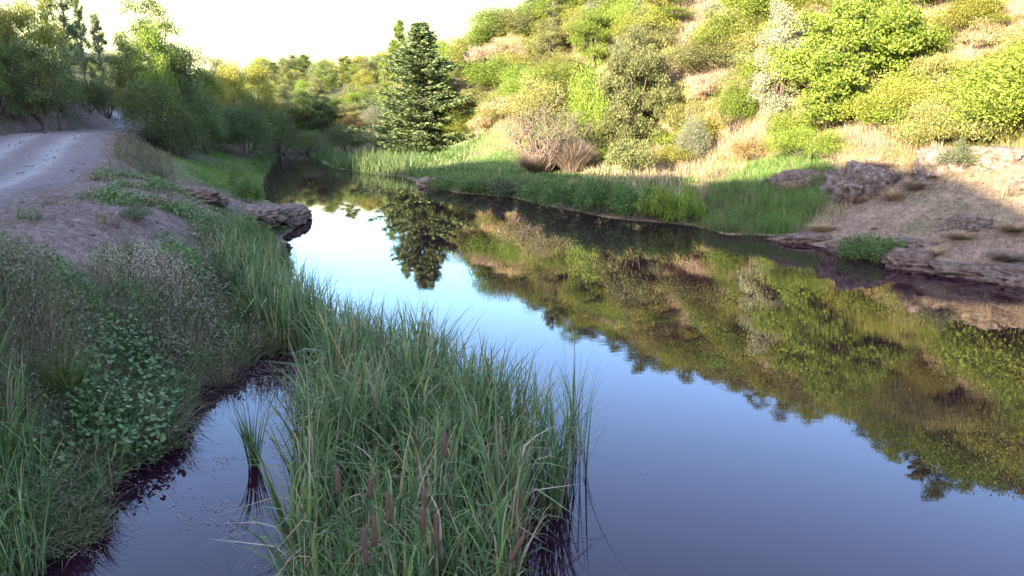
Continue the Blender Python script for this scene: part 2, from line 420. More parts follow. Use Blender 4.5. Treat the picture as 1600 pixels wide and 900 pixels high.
sepn = nd(N, 'ShaderNodeMapRange'); sepn.inputs['From Min'].default_value = .3; sepn.inputs['From Max'].default_value = .7; sepn.inputs['To Min'].default_value = .75; sepn.inputs['To Max'].default_value = 1.25
L.new(n1.outputs['Fac'], sepn.inputs['Value'])
hs = nd(N, 'ShaderNodeHueSaturation'); L.new(sepn.outputs[0], hs.inputs['Value']); L.new(c, hs.inputs['Color'])
bp = nd(N, 'ShaderNodeBump'); bp.inputs['Strength'].default_value = .8; bp.inputs['Distance'].default_value = .05
L.new(n3.outputs['Fac'], bp.inputs['Height'])
pb = nd(N, 'ShaderNodeBsdfPrincipled'); pb.inputs['Roughness'].default_value = .95; pb.inputs['Specular IOR Level'].default_value = .1
L.new(hs.outputs[0], pb.inputs['Base Color']); L.new(bp.outputs[0], pb.inputs['Normal'])
o = nd(N, 'ShaderNodeOutputMaterial'); L.new(pb.outputs[0], o.inputs['Surface'])
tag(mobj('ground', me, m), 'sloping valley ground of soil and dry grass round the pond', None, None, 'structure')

# road: a strip with two pale wheel tracks and a crown between them
C = cat_spline(ROAD, np.linspace(0.4, len(ROAD) - 1.05, 900))
T = np.gradient(C[:, :2], axis=0); T = unit(T); Nn = np.stack([T[:, 1], -T[:, 0]], -1)
lat = np.linspace(-1, 1, 33)
hw = C[:, 3][:, None] * .93
edge = 1 + .10 * fbm(np.arange(900)[:, None] * .12, lat[None, :] * .0 + np.sign(lat)[None, :] * 7, 0, 3, 4)
off = lat[None, :] * hw * edge
VX = C[:, 0][:, None] + Nn[:, 0][:, None] * off; VY = C[:, 1][:, None] + Nn[:, 1][:, None] * off
prof = -.055 * np.exp(-((np.abs(off) - .85) / .3) ** 2) + .02 * np.exp(-(off / .35) ** 2)
VZ = C[:, 2][:, None] + prof + .018 * fbm(VX * 2.2, VY * 2.2, 0, 4, 12) + 0.03
VZ = VZ - .12 * sstep(.86, 1.0, np.abs(lat))[None, :]
n_, k_ = VX.shape
idx = np.arange(n_ * k_).reshape(n_, k_)
fc = np.stack([idx[:-1, :-1], idx[:-1, 1:], idx[1:, 1:], idx[1:, :-1]], -1).reshape(-1, 4)
track = np.exp(-((np.abs(off + .12 * fbm(VX * .3, VY * .3, 0, 2, 8)) - .85) / .38) ** 2)
me = mesh_from('dirt_road', np.stack([VX, VY, VZ], -1).reshape(-1, 3), fc[:, ::-1], 4, True, {'track': track.ravel()})
m, N, L = mat_new('road_gravel')
t = nd(N, 'ShaderNodeTexCoord'); n1, n2, n3 = nz(1.2), nz(9), nz(70)
a_ = ramp(N, [(.3, (.06, .047, .038)), (.55, (.105, .084, .07)), (.72, (.17, .14, .12))]); L.new(n2.outputs['Fac'], a_.inputs[0])
b_ = ramp(N, [(.3, (.14, .132, .112)), (.7, (.22, .208, .182))]); L.new(n2.outputs['Fac'], b_.inputs[0])
tm = nd(N, 'ShaderNodeMath', operation='MULTIPLY'); rr = ramp(N, [(.25, (.5,) * 3), (.5, (1,) * 3)]); L.new(n1.outputs['Fac'], rr.inputs[0])
L.new(att('track'), tm.inputs[0]); L.new(rr.outputs[0], tm.inputs[1])
c = mixc(tm.outputs[0], a_.outputs[0], b_.outputs[0])
bp = nd(N, 'ShaderNodeBump'); bp.inputs['Strength'].default_value = .6; bp.inputs['Distance'].default_value = .03; L.new(n3.outputs['Fac'], bp.inputs['Height'])
pb = nd(N, 'ShaderNodeBsdfPrincipled'); pb.inputs['Roughness'].default_value = .95
L.new(c, pb.inputs['Base Color']); L.new(bp.outputs[0], pb.inputs['Normal'])
o = nd(N, 'ShaderNodeOutputMaterial'); L.new(pb.outputs[0], o.inputs['Surface'])
tag(mobj('dirt_road', me, m), 'rutted gravel track curving away along the left bank', None, None, 'structure')

# water
m, N, L = mat_new('still_water')
t = nd(N, 'ShaderNodeTexCoord'); mp = nd(N, 'ShaderNodeMapping'); mp.inputs['Scale'].default_value = (.8, 2.2, 1); mp.inputs['Rotation'].default_value = (0, 0, R(-18))
L.new(t.outputs['Object'], mp.inputs['Vector'])
w1 = nd(N, 'ShaderNodeTexNoise'); w1.inputs['Scale'].default_value = 5; w1.inputs['Detail'].default_value = 2
L.new(mp.outputs[0], w1.inputs['Vector'])
w2 = nd(N, 'ShaderNodeTexNoise'); w2.inputs['Scale'].default_value = .22; w2.inputs['Detail'].default_value = 2; L.new(t.outputs['Object'], w2.inputs['Vector'])
pr = nd(N, 'ShaderNodeMapRange'); pr.inputs['From Min'].default_value = .45; pr.inputs['From Max'].default_value = .7; pr.inputs['To Min'].default_value = .004; pr.inputs['To Max'].default_value = .028
L.new(w2.outputs['Fac'], pr.inputs['Value'])
bp = nd(N, 'ShaderNodeBump'); bp.inputs['Distance'].default_value = .02
L.new(pr.outputs[0], bp.inputs['Strength']); L.new(w1.outputs['Fac'], bp.inputs['Height'])
pb = nd(N, 'ShaderNodeBsdfPrincipled'); pb.inputs['Base Color'].default_value = (.013, .003, .008, 1); pb.inputs['Roughness'].default_value = .0; pb.inputs['IOR'].default_value = 1.33
L.new(bp.outputs[0], pb.inputs['Normal'])
o = nd(N, 'ShaderNodeOutputMaterial'); L.new(pb.outputs[0], o.inputs['Surface'])
me = mesh_from('pond_water', np.array([(-40, -70, 0), (40, -70, 0), (40, 95, 0), (-40, 95, 0)], float), np.array([[0, 1, 2, 3]]), 4)
tag(mobj('pond_water', me, m), 'still dark pond mirroring the sunlit hillside and blue sky', None, None, 'structure')

# ------------------------------------------------------------------ plant builders
def leaf_quads(c, a, L_, W_, rng, fold=0.0):
    """diamond leaves: centres c, axes a"""
    n = len(c); r = unit(rng.normal(size=(n, 3)))
    b = unit(np.cross(a, r))
    L_ = np.broadcast_to(L_, (n,))[:, None]; W_ = np.broadcast_to(W_, (n,))[:, None]
    V = np.stack([c - a * L_ / 2, c + b * W_ / 2 - a * L_ * .08, c + a * L_ / 2, c - b * W_ / 2 - a * L_ * .08], 1)
    return V
def quads_mesh(name, Q, var):
    n = len(Q)
    return mesh_from(name, Q.reshape(-1, 3), np.arange(n * 4).reshape(n, 4), 4, False, {'var': np.repeat(var, 4)})
class Tubes:
    def __init__(s, sides=5): s.V = []; s.F = []; s.n = 0; s.k = sides
    def add(s, pts, rad):
        pts = np.asarray(pts, float); rad = np.asarray(rad, float); k = s.k
        t = unit(np.gradient(pts, axis=0)); up = np.where(np.abs(t[:, 2:3]) > .9, np.array([[1., 0, 0]]), np.array([[0, 0, 1.]]))
        u = unit(np.cross(t, up)); v = np.cross(t, u)
        an = np.arange(k) / k * 2 * np.pi
        ring = pts[:, None] + rad[:, None, None] * (u[:, None] * np.cos(an)[None, :, None] + v[:, None] * np.sin(an)[None, :, None])
        m_ = len(pts); i = np.arange(m_ * k).reshape(m_, k) + s.n
        s.V.append(ring.reshape(-1, 3))
        s.F.append(np.stack([i[:-1], np.roll(i[:-1], -1, 1), np.roll(i[1:], -1, 1), i[1:]], -1).reshape(-1, 4)); s.n += m_ * k
    def limb(s, a, b, r0, r1, rng, wob=.08, n=6):
        a = np.asarray(a, float); b = np.asarray(b, float); t_ = np.linspace(0, 1, n)[:, None]
        ln = np.linalg.norm(b - a)
        p = a + (b - a) * t_ + np.sin(t_ * np.pi) * rng.normal(size=3) * wob * ln + rng.normal(size=(n, 3)) * .02 * ln * np.sin(t_ * np.pi)
        s.add(p, r0 + (r1 - r0) * t_[:, 0]); return p
    def mesh(s, name): return mesh_from(name, np.concatenate(s.V), np.concatenate(s.F), 4, True)

def clump_points(centres, radii, counts, rng, low=-.55):
    C_, O_ = [], []
    for c, r, n in zip(centres, radii, counts):
        d = unit(rng.normal(size=(int(n * 1.5), 3))); d = d[d[:, 2] > low][:n]
        rr = r * (rng.random(len(d)) ** .45)[:, None] * (1 + .25 * rng.normal(size=(len(d), 1)) * .5)
        C_.append(c + d * rr * np.array([1, 1, .8])); O_.append(d)
    return np.concatenate(C_), np.concatenate(O_)

def broadleaf(seed, Ht=5.0, Rw=2.2, nb=46, nleaf=9000, leaf=.12, bottom=.25, spread=.35, br=(.2, .36), upright=.3):
    rng = np.random.default_rng(seed)
    cz = Ht * (bottom + (1 - bottom) * .48); rz_ = Ht * (1 - bottom) * .5
    d = unit(rng.normal(size=(nb, 3))); fr = rng.uniform(.45, .93, nb)
    cen = np.stack([d[:, 0] * Rw * fr, d[:, 1] * Rw * fr, cz + d[:, 2] * rz_ * fr], -1)
    # narrower toward the top, irregular lobes
    k = 1 - .45 * sstep(cz, Ht, cen[:, 2]); cen[:, 0] *= k; cen[:, 1] *= k
    cen[:, :2] += rng.normal(size=(nb, 2)) * Rw * .07
    rad = rng.uniform(br[0], br[1], nb) * Rw
    cnt = (nleaf * rad ** 2 / (rad ** 2).sum()).astype(int)
    P, O = clump_points(cen, rad, cnt, rng)
    keep = P[:, 2] > .04 * Ht; P, O = P[keep], O[keep]
    a = unit(O * .5 + rng.normal(size=P.shape) * .6 + np.array([0, 0, upright]))
    s_ = leaf * rng.uniform(.6, 1.35, len(P))
    Q = leaf_quads(P, a, s_, s_ * .7, rng)
    clv = np.repeat(rng.normal(size=nb) * .13, cnt)
    var = np.clip(rng.random(len(P)) * .75 + .2 * rng.random(len(P)) + (np.resize(clv, len(P))), 0, .999)
    var = np.where(rng.random(len(P)) < .03, .99, np.minimum(var, .9))
    tb = Tubes(6)
    top = np.array([rng.normal() * .06 * Rw, rng.normal() * .06 * Rw, cz + rz_ * .45])
    trunk = tb.limb((0, 0, -.15), top, Ht * .022, Ht * .006, rng, .03, 9)
    for i in rng.permutation(nb)[:16]:
        j = int(np.clip((cen[i, 2] / top[2]) * 5 * rng.uniform(.5, .9), 1, 7))
        tb.limb(trunk[j], cen[i], Ht * .008, Ht * .0025, rng)
    return quads_mesh('crown_%d' % seed, Q, var), tb.mesh('trunk_%d' % seed)

def shrub(seed, Ht=1.6, Rw=1.1, nb=22, nleaf=3200, leaf=.085, narrow=.55, br=(.22, .42), upright=.2):
    rng = np.random.default_rng(seed)
    d = unit(rng.normal(size=(nb, 3))); d[:, 2] = np.abs(d[:, 2]) * 1.0 - .15; fr = rng.uniform(.35, .9, nb)
    cen = np.stack([d[:, 0] * Rw * fr, d[:, 1] * Rw * fr, Ht * .3 + d[:, 2] * Ht * .62 * fr], -1)
    rad = rng.uniform(*br, nb) * min(Rw, Ht * .8)
    cnt = (nleaf * rad ** 2 / (rad ** 2).sum()).astype(int)
    P, O = clump_points(cen, rad, cnt, rng, -.8)
    keep = P[:, 2] > -.05; P, O = P[keep], O[keep]
    a = unit(O * .5 + rng.normal(size=P.shape) * .6 + np.array([0, 0, upright]))
    s_ = leaf * rng.uniform(.6, 1.4, len(P))
    Q = leaf_quads(P, a, s_, s_ * narrow, rng)
    clv = np.resize(np.repeat(rng.normal(size=nb) * .13, cnt), len(P))
    var = np.clip(rng.random(len(P)) * .85 + clv, 0, .9); var = np.where(rng.random(len(P)) < .05, .99, var)
    tb = Tubes(4)
    for i in rng.permutation(nb)[:9]:
        tb.limb((rng.normal() * .08, rng.normal() * .08, -.1), cen[i], .02 * Ht, .006, rng)
    return quads_mesh('foliage_%d' % seed, Q, var), tb.mesh('stems_%d' % seed)

def strands(seed, Ht=1.5, Rw=1.0, n=1500, w=.022, spread=.6, segs=3, tipdroop=.0, fork=True):
    """broom, tussock and heather: many thin upright strands fanning from the base"""
    rng = np.random.default_rng(seed)
    az = rng.random(n) * 2 * np.pi; sp_ = spread * np.sqrt(rng.random(n))
    base = np.stack([np.cos(az) * Rw * .35 * rng.random(n), np.sin(az) * Rw * .35 * rng.random(n), np.zeros(n)], -1)
    lump = .75 + .35 * noise3(np.cos(az) * 2.2, np.sin(az) * 2.2, sp_ * 3, seed)
    hgt = Ht * rng.uniform(.55, 1.05, n) * lump
    dirh = np.stack([np.cos(az), np.sin(az), np.zeros(n)], -1)
    t_ = np.linspace(0, 1, segs + 1)
    side = unit(np.cross(dirh + rng.normal(size=(n, 3)) * .7, np.array([0, 0, 1.0])))
    Vs = []; wob_ = np.zeros((n, 3))
    for k in range(segs + 1):
        s = t_[k]
        p = base + dirh * (Rw * sp_ * (s * .7 + s * s * .45))[:, None] + np.array([0, 0, 1.]) * (hgt * (s - tipdroop * s ** 3) * np.sqrt(np.maximum(1 - (sp_ * .75) ** 2, .2)))[:, None]
        wob_ = wob_ + rng.normal(size=(n, 3)) * .035 * Ht / segs ** .5 if k else wob_
        p = p + wob_
        ww = w * rng.uniform(.7, 1.3, n) * (1.0 if k < segs else .15)
        Vs.append(p - side * (ww / 2)[:, None]); Vs.append(p + side * (ww / 2)[:, None])
    V = np.stack(Vs, 1)                      # n, 2*(segs+1), 3
    k2 = 2 * (segs + 1)
    f = np.concatenate([np.array([[2 * k, 2 * k + 1, 2 * k + 3, 2 * k + 2]]) for k in range(segs)])
    F = (np.arange(n)[:, None, None] * k2 + f[None]).reshape(-1, 4)
    var = np.clip(rng.random(n), 0, .9); var = np.where(rng.random(n) < .06, .99, var)
    return mesh_from('strands_%d' % seed, V.reshape(-1, 3), F, 4, False, {'var': np.repeat(var, k2)})

def conifer(seed, Ht=9.3, Rw=3.1):
    rng = np.random.default_rng(seed); tb = Tubes(6)
    tb.limb((0, 0, -.2), (0.1, 0, Ht), Ht * .018, .015, rng, .005, 12)
    Cs, As, Ls = [], [], []
    nbr = 430
    for i in range(nbr):
        q = (i + rng.random()) / nbr; z = Ht * (.015 + .975 * q ** 1.1)
        ln = Rw * (1 - (z / Ht)) ** .82 * rng.uniform(.55, 1.12) * (1 + .3 * float(noise3(math.cos(i * 2.399) * 1.4, math.sin(i * 2.399) * 1.4, z * .7, 5))) * (1 + .22 * math.sin(z * 2.3)) * (.8 + .2 * min(1, z / 1.6)) + .12
        az = i * 2.399 + rng.normal() * .3; dh = np.array([math.cos(az), math.sin(az), 0])
        lift = rng.uniform(-.05, .28) + .35 * q
        m_ = int(44 + 92 * ln / Rw); s = rng.random(m_) ** .6
        p = np.array([0, 0, z]) + dh * (ln * s)[:, None] + np.array([0, 0, 1.]) * (ln * (lift * s - .28 * s ** 2 + .22 * s ** 4))[:, None]
        side = np.array([-dh[1], dh[0], 0]); sw = (rng.uniform(-1, 1, m_) * ln * .24 * (1.1 - s))
        p = p + side * sw[:, None] + rng.normal(size=(m_, 3)) * .06 - np.array([0, 0, 1.]) * (np.abs(sw) * .35)[:, None]
        a = unit(dh * .9 + side * (np.sign(sw) * .6)[:, None] + rng.normal(size=(m_, 3)) * .35 + np.array([0, 0, .15]))
        Cs.append(p); As.append(a); Ls.append(np.full(m_, .21) * rng.uniform(.6, 1.2, m_))
        if i % 6 == 0: tb.limb((0, 0, z), np.array([0, 0, z]) + dh * ln * .8 + np.array([0, 0, ln * lift * .5]), .035, .01, rng)
    P = np.concatenate(Cs); A = np.concatenate(As); Ln = np.concatenate(Ls)
    Q = leaf_quads(P, A, Ln, Ln * .5, rng)
    var = np.clip(rng.random(len(P)), 0, .9)
    return quads_mesh('needles_%d' % seed, Q, var), tb.mesh('stem_%d' % seed)

def pine(seed, Ht=6, Rw=1.6, low=.25, ntuft=70, per=95, needle=.2):
    """loose pine: a tall stem, ascending branches, tufts of needles with sky between"""
    rng = np.random.default_rng(seed); tb = Tubes(6)
    st = tb.limb((0, 0, -.2), (rng.normal() * .15, rng.normal() * .15, Ht * .98), Ht * .017, .02, rng, .012, 12)
    Cs, As = [], []
    for i in range(ntuft):
        q = rng.random() ** .8; z = Ht * (low + (.98 - low) * q)
        ln = Rw * (1 - q * .78) * rng.uniform(.25, 1.0); az = rng.random() * 6.283
        b = np.array([math.cos(az) * ln, math.sin(az) * ln, min(z + ln * .35, Ht)])
        tb.limb(np.array([0, 0, max(z - .1, .3)]), b, .03, .012, rng, .05, 5)
        r = rng.uniform(.22, .42) * (1 - .3 * q) * Ht / 6
        d = unit(rng.normal(size=(per, 3))); Cs.append(b + d * r * rng.random((per, 1)) ** .5 * np.array([1, 1, .75])); As.append(unit(d + np.array([0, 0, .5])))
    P = np.concatenate(Cs); A = np.concatenate(As)
    Q = leaf_quads(P, A, needle * rng.uniform(.7, 1.2, len(P)), .035, rng)
    return quads_mesh('pine_needles_%d' % seed, Q, np.clip(rng.random(len(P)), 0, .9)), tb.mesh('pine_stem_%d' % seed)

def twiggy(seed, Ht=4.0, Rw=2.3, nst=30, leaves=4200, leaf=.1):
    rng = np.random.default_rng(seed); tb = Tubes(4); tips = []
    for i in range(nst):
        az = rng.random() * 6.283; sp_ = rng.random() ** .6
        e = np.array([math.cos(az) * Rw * sp_, math.sin(az) * Rw * sp_, Ht * rng.uniform(.6, 1.0) * (1 - .35 * sp_)])
        b0 = np.array([math.cos(az) * .3 * sp_, math.sin(az) * .3 * sp_, -.1])
        p = tb.limb(b0, e, .05, .012, rng, .07, 9); tips.append(e)
        for j in range(9):
            k = rng.integers(2, 8); q = p[k] + np.array([rng.normal() * .35, rng.normal() * .35, rng.uniform(.25, .9)]) * Ht * .22
            pp = tb.limb(p[k], q, .022, .007, rng, .08, 5); tips.append(q)
            for l in range(3):
                q2 = pp[2 + l % 3] + np.array([rng.normal() * .3, rng.normal() * .3, rng.uniform(.1, .6)]) * Ht * .12
                tb.limb(pp[2 + l % 3], q2, .012, .005, rng, .08, 3); tips.append(q2)
    tips = np.array(tips); hi = tips[tips[:, 2] > Ht * .4]
    P = hi[rng.integers(0, len(hi), leaves)] + rng.normal(size=(leaves, 3)) * .14
    Q = leaf_quads(P, unit(rng.normal(size=P.shape) + np.array([0, 0, .6])), leaf * rng.uniform(.6, 1.2, leaves), leaf * .4, rng)
    return quads_mesh('thin_leaves_%d' % seed, Q, np.clip(rng.random(leaves), 0, .9)), tb.mesh('twigs_%d' % seed)

# library: (foliage mesh, wood mesh, nominal height, nominal half width)
LIB = {
 'broad':  [(*broadleaf(100 + i, 5, 2.2, 52, 17000, .088, .14), 5.0, 2.2) for i in range(4)],
 'oak': [(*broadleaf(111, 5, 2.2, 140, 42000, .078, -.05, br=(.13, .25)), 5.0, 2.1)],
 'tall':   [(*broadleaf(120 + i, 6.5, 2.0, 70, 19000, .092, .06), 6.5, 2.0) for i in range(3)],
 'shrub':  [(*shrub(140 + i, 1.6, 1.1, 26, 5200, .06), 1.6, 1.1) for i in range(5)],
 'bigshrub': [(*shrub(150 + i, 3.6, 2.4, 60, 17000, .085), 3.6, 2.4) for i in range(4)],
 'low':    [(*shrub(160 + i, 1.0, 1.5, 34, 6500, .07, .6, (.3, .52)), .85, 1.4) for i in range(4)],
 'pine':   [(*pine(170 + i), 6.0, 1.6) for i in range(3)],
 'broom':  [(*shrub(180 + i, 1.6, 1.05, 30, 8500, .13, .13, (.24, .42), 1.3), 1.6, 1.05) for i in range(5)],
 'brush':  [(strands(186 + i, 1.6, 1.0, 3600, .014, .75, 4), None, 1.45, .9) for i in range(2)],
 'tussock': [(strands(190 + i, .8, .7, 900, .014, 1.1, 3, .25), None, .8, .8) for i in range(4)],
 'twiggy': [(*twiggy(195), 4.0, 2.3)],
}
# ------------------------------------------------------------------ plants that stand on their own
NAMED = []       # plants set one by one: the scattered ones keep clear of them and of the view on them
def plant(name, kind, x, y, height, width, mat, label, cat, group=None, i=0, z=None, wood=BARK, simple=False, seed=0):
    fm, wm, nh, nw = LIB[kind][i % len(LIB[kind])]
    z = float(hz(x, y)) if z is None else z
    sz = height / nh; sx = (width / 2) / nw
    rz = (x * 12.9898 + y * 78.233 + seed) % 6.283
    if simple or wm is None:
        o = mobj(name, fm, FM[mat]); o.location = (x, y, z - .03); o.rotation_euler = (0, 0, rz); o.scale = (sx, sx, sz)
        return tag(o, label, cat, group)
    e = empty(name, (x, y, z - .03), rz, (sx, sx, sz))
    tag(e, label, cat, group)
    is_tree = kind in ('broad', 'tall', 'pine', 'oak', 'conifer')
    mobj('crown' if is_tree else 'foliage', fm, FM[mat], e)
    mobj('trunk' if is_tree else 'stems', wm, wood, e)
    return e
def pplant(name, kind, px, base, top, wpx, mat, label, cat, group=None, i=0, depth=None, **kw):
    """base pixel row gives the foot on the ground, or depth gives the distance and the ground its height"""
    if depth: y = depth; x = (px - 800) / F_PX * depth * 1.0; z = float(hz(x, y))
    else: x, y, z = ground_at(px, base)
    mpp = m_per_px(x, y, z)
    NAMED.append((x, y, wpx * mpp / 2, px, wpx / 2))
    if depth:
        x = (px - 800) * mpp; z = float(hz(x, y)); base = project(x, y, z)[1]
    return plant(name, kind, x, y, max((base - top) * mpp, .3) * 1.03, wpx * mpp, mat, label, cat, group, i, **kw)

# the sunlit side
LIB['conifer'] = [(*conifer(201), 9.3, 2.1)]
e = pplant('spruce_tree', 'conifer', 662, 238, 50, 134, 'conifer', 'tall dense blue-green conifer at the head of the pond', 'tree')
PL = [
 ('pine_tree', 'pine', 628, 0, 46, 60, 'bright', 'slender yellow-green pine rising close behind the big conifer on its left', 'tree', None, 0, 70),
 ('pine_tree', 'pine', 606, 0, 92, 52, 'bright', 'light green pine left of the big conifer, half its height', 'tree', None, 1, 76),
 ('broadleaf_tree', 'broad', 738, 0, 78, 62, 'dark', 'dark rounded tree right behind the big conifer', 'tree', None, 1, 66),
 ('spruce_tree', 'conifer', 612, 240, 155, 44, 'conifer', 'small dark conifer at the left foot of the tall blue-green one', 'tree', None, 0, None),
 ('bush', 'bigshrub', 716, 222, 162, 52, 'yellow', 'round bright yellow bush right of the big conifer', 'bush', None, 0, None),
 ('bush', 'shrub', 640, 238, 205, 50, 'conifer', 'low blue-green bush under the front of the big conifer', 'bush', None, 1, None),
 ('bush', 'shrub', 752, 200, 165, 46, 'bright', 'small lime bush beside the round yellow bush', 'bush', None, 2, None),
 ('oak_tree', 'oak', 992, 262, 46, 118, 'olive', 'tall olive-green oak standing by the grassy bank right of the bare-branched bush', 'tree', None, 0, None),
 ('bush', 'bigshrub', 1145, 210, 106, 82, 'bright', 'upright bright green bush left of the silvery tree', 'bush', None, 1, None),
 ('broadleaf_tree', 'tall', 1212, 205, 8, 92, 'silver', 'pale silvery tree touching the left side of the large bright green oak', 'tree', None, 1, None),
 ('oak_tree', 'oak', 1322, 208, -28, 222, 'bright', 'largest bright green oak, wide and full, above the rock outcrop', 'tree', None, 0, None),
 ('bush', 'bigshrub', 1432, 190, 118, 60, 'dark', 'dark bush standing in for the shadow right of the large bright green oak', 'bush', None, 2, 37),  # added bush, its dark leaves stand in for the oak's cast shade
 ('bush', 'bigshrub', 1262, 246, 190, 132, 'bright', 'wide low green thicket at the foot of the large bright green oak', 'bush', None, 3, None),
 ('bush', 'shrub', 1180, 252, 205, 90, 'rust', 'reddish low bush left of the thicket under the large oak', 'bush', None, 3, None),
 ('broadleaf_tree', 'broad', 1052, 0, 10, 84, 'bright', 'bright round oak on the upper slope above and right of the olive-green oak', 'tree', None, 2, 52),
 ('broadleaf_tree', 'broad', 925, 0, 15, 84, 'bright', 'light green tree on the upper slope above the bare-branched bush', 'tree', None, 3, 56),
 ('pine_tree', 'pine', 868, 0, -22, 74, 'pine', 'open pine on the skyline above the bare-branched bush', 'tree', None, 2, 60),
 ('broadleaf_tree', 'tall', 858, 0, 28, 62, 'olive', 'brownish green tree below the skyline pine', 'tree', None, 2, 59),
 ('bush', 'bigshrub', 920, 0, 70, 80, 'bright', 'leafy yellow-green shrub on the slope left of the olive-green oak', 'bush', None, 0, 50),
 ('bush', 'bigshrub', 835, 0, 105, 116, 'broom', 'wide soft green shrub on the slope behind the bare-branched bush', 'bush', None, 2, 52),
 ('broadleaf_tree', 'tall', 815, 0, 100, 52, 'green', 'slim green tree half hidden on the slope left of the skyline pine', 'tree', None, 0, 60),
 ('bush', 'bigshrub', 1565, 0, 20, 110, 'yellow', 'yellow-green thicket on the slope near the right edge', 'bush', None, 3, 34),
 ('bush', 'bigshrub', 1080, 0, 165, 60, 'grey', 'shaded grey bush right of the olive-green oak', 'bush', None, 1, 43),
 ('broadleaf_tree', 'tall', 1500, 0, -60, 100, 'green', 'green tree high on the slope right of the large oak', 'tree', None, 1, 42),
 ('bush', 'low', 985, 268, 222, 92, 'olive', 'dusty low growth round the trunk of the olive-green oak', 'bush', None, 1, None),
 ('bush', 'shrub', 1495, 268, 212, 64, 'weed', 'spiky dry bush rooted on the pale rock at the right', 'bush', None, 4, None),
]
for (n, k, px, b, tp, w, mt, lb, ct, gr, i, dp) in PL: pplant(n, k, px, b, tp, w, mt, lb, ct, gr, i, dp)
pplant('bare_bush', 'twiggy', 855, 266, 158, 165, 'olive', 'tall bare-branched bush with thin leaves above the green bank', 'bush', wood=TWIG)
pplant('dry_brush', 'brush', 895, 268, 215, 70, 'brown', 'brown leafless brush against the right of the bare-branched bush', 'bush', i=1)
pplant('dry_brush', 'brush', 842, 268, 232, 70, 'brown', 'brown brush filling the foot of the bare-branched bush', 'bush', i=2)

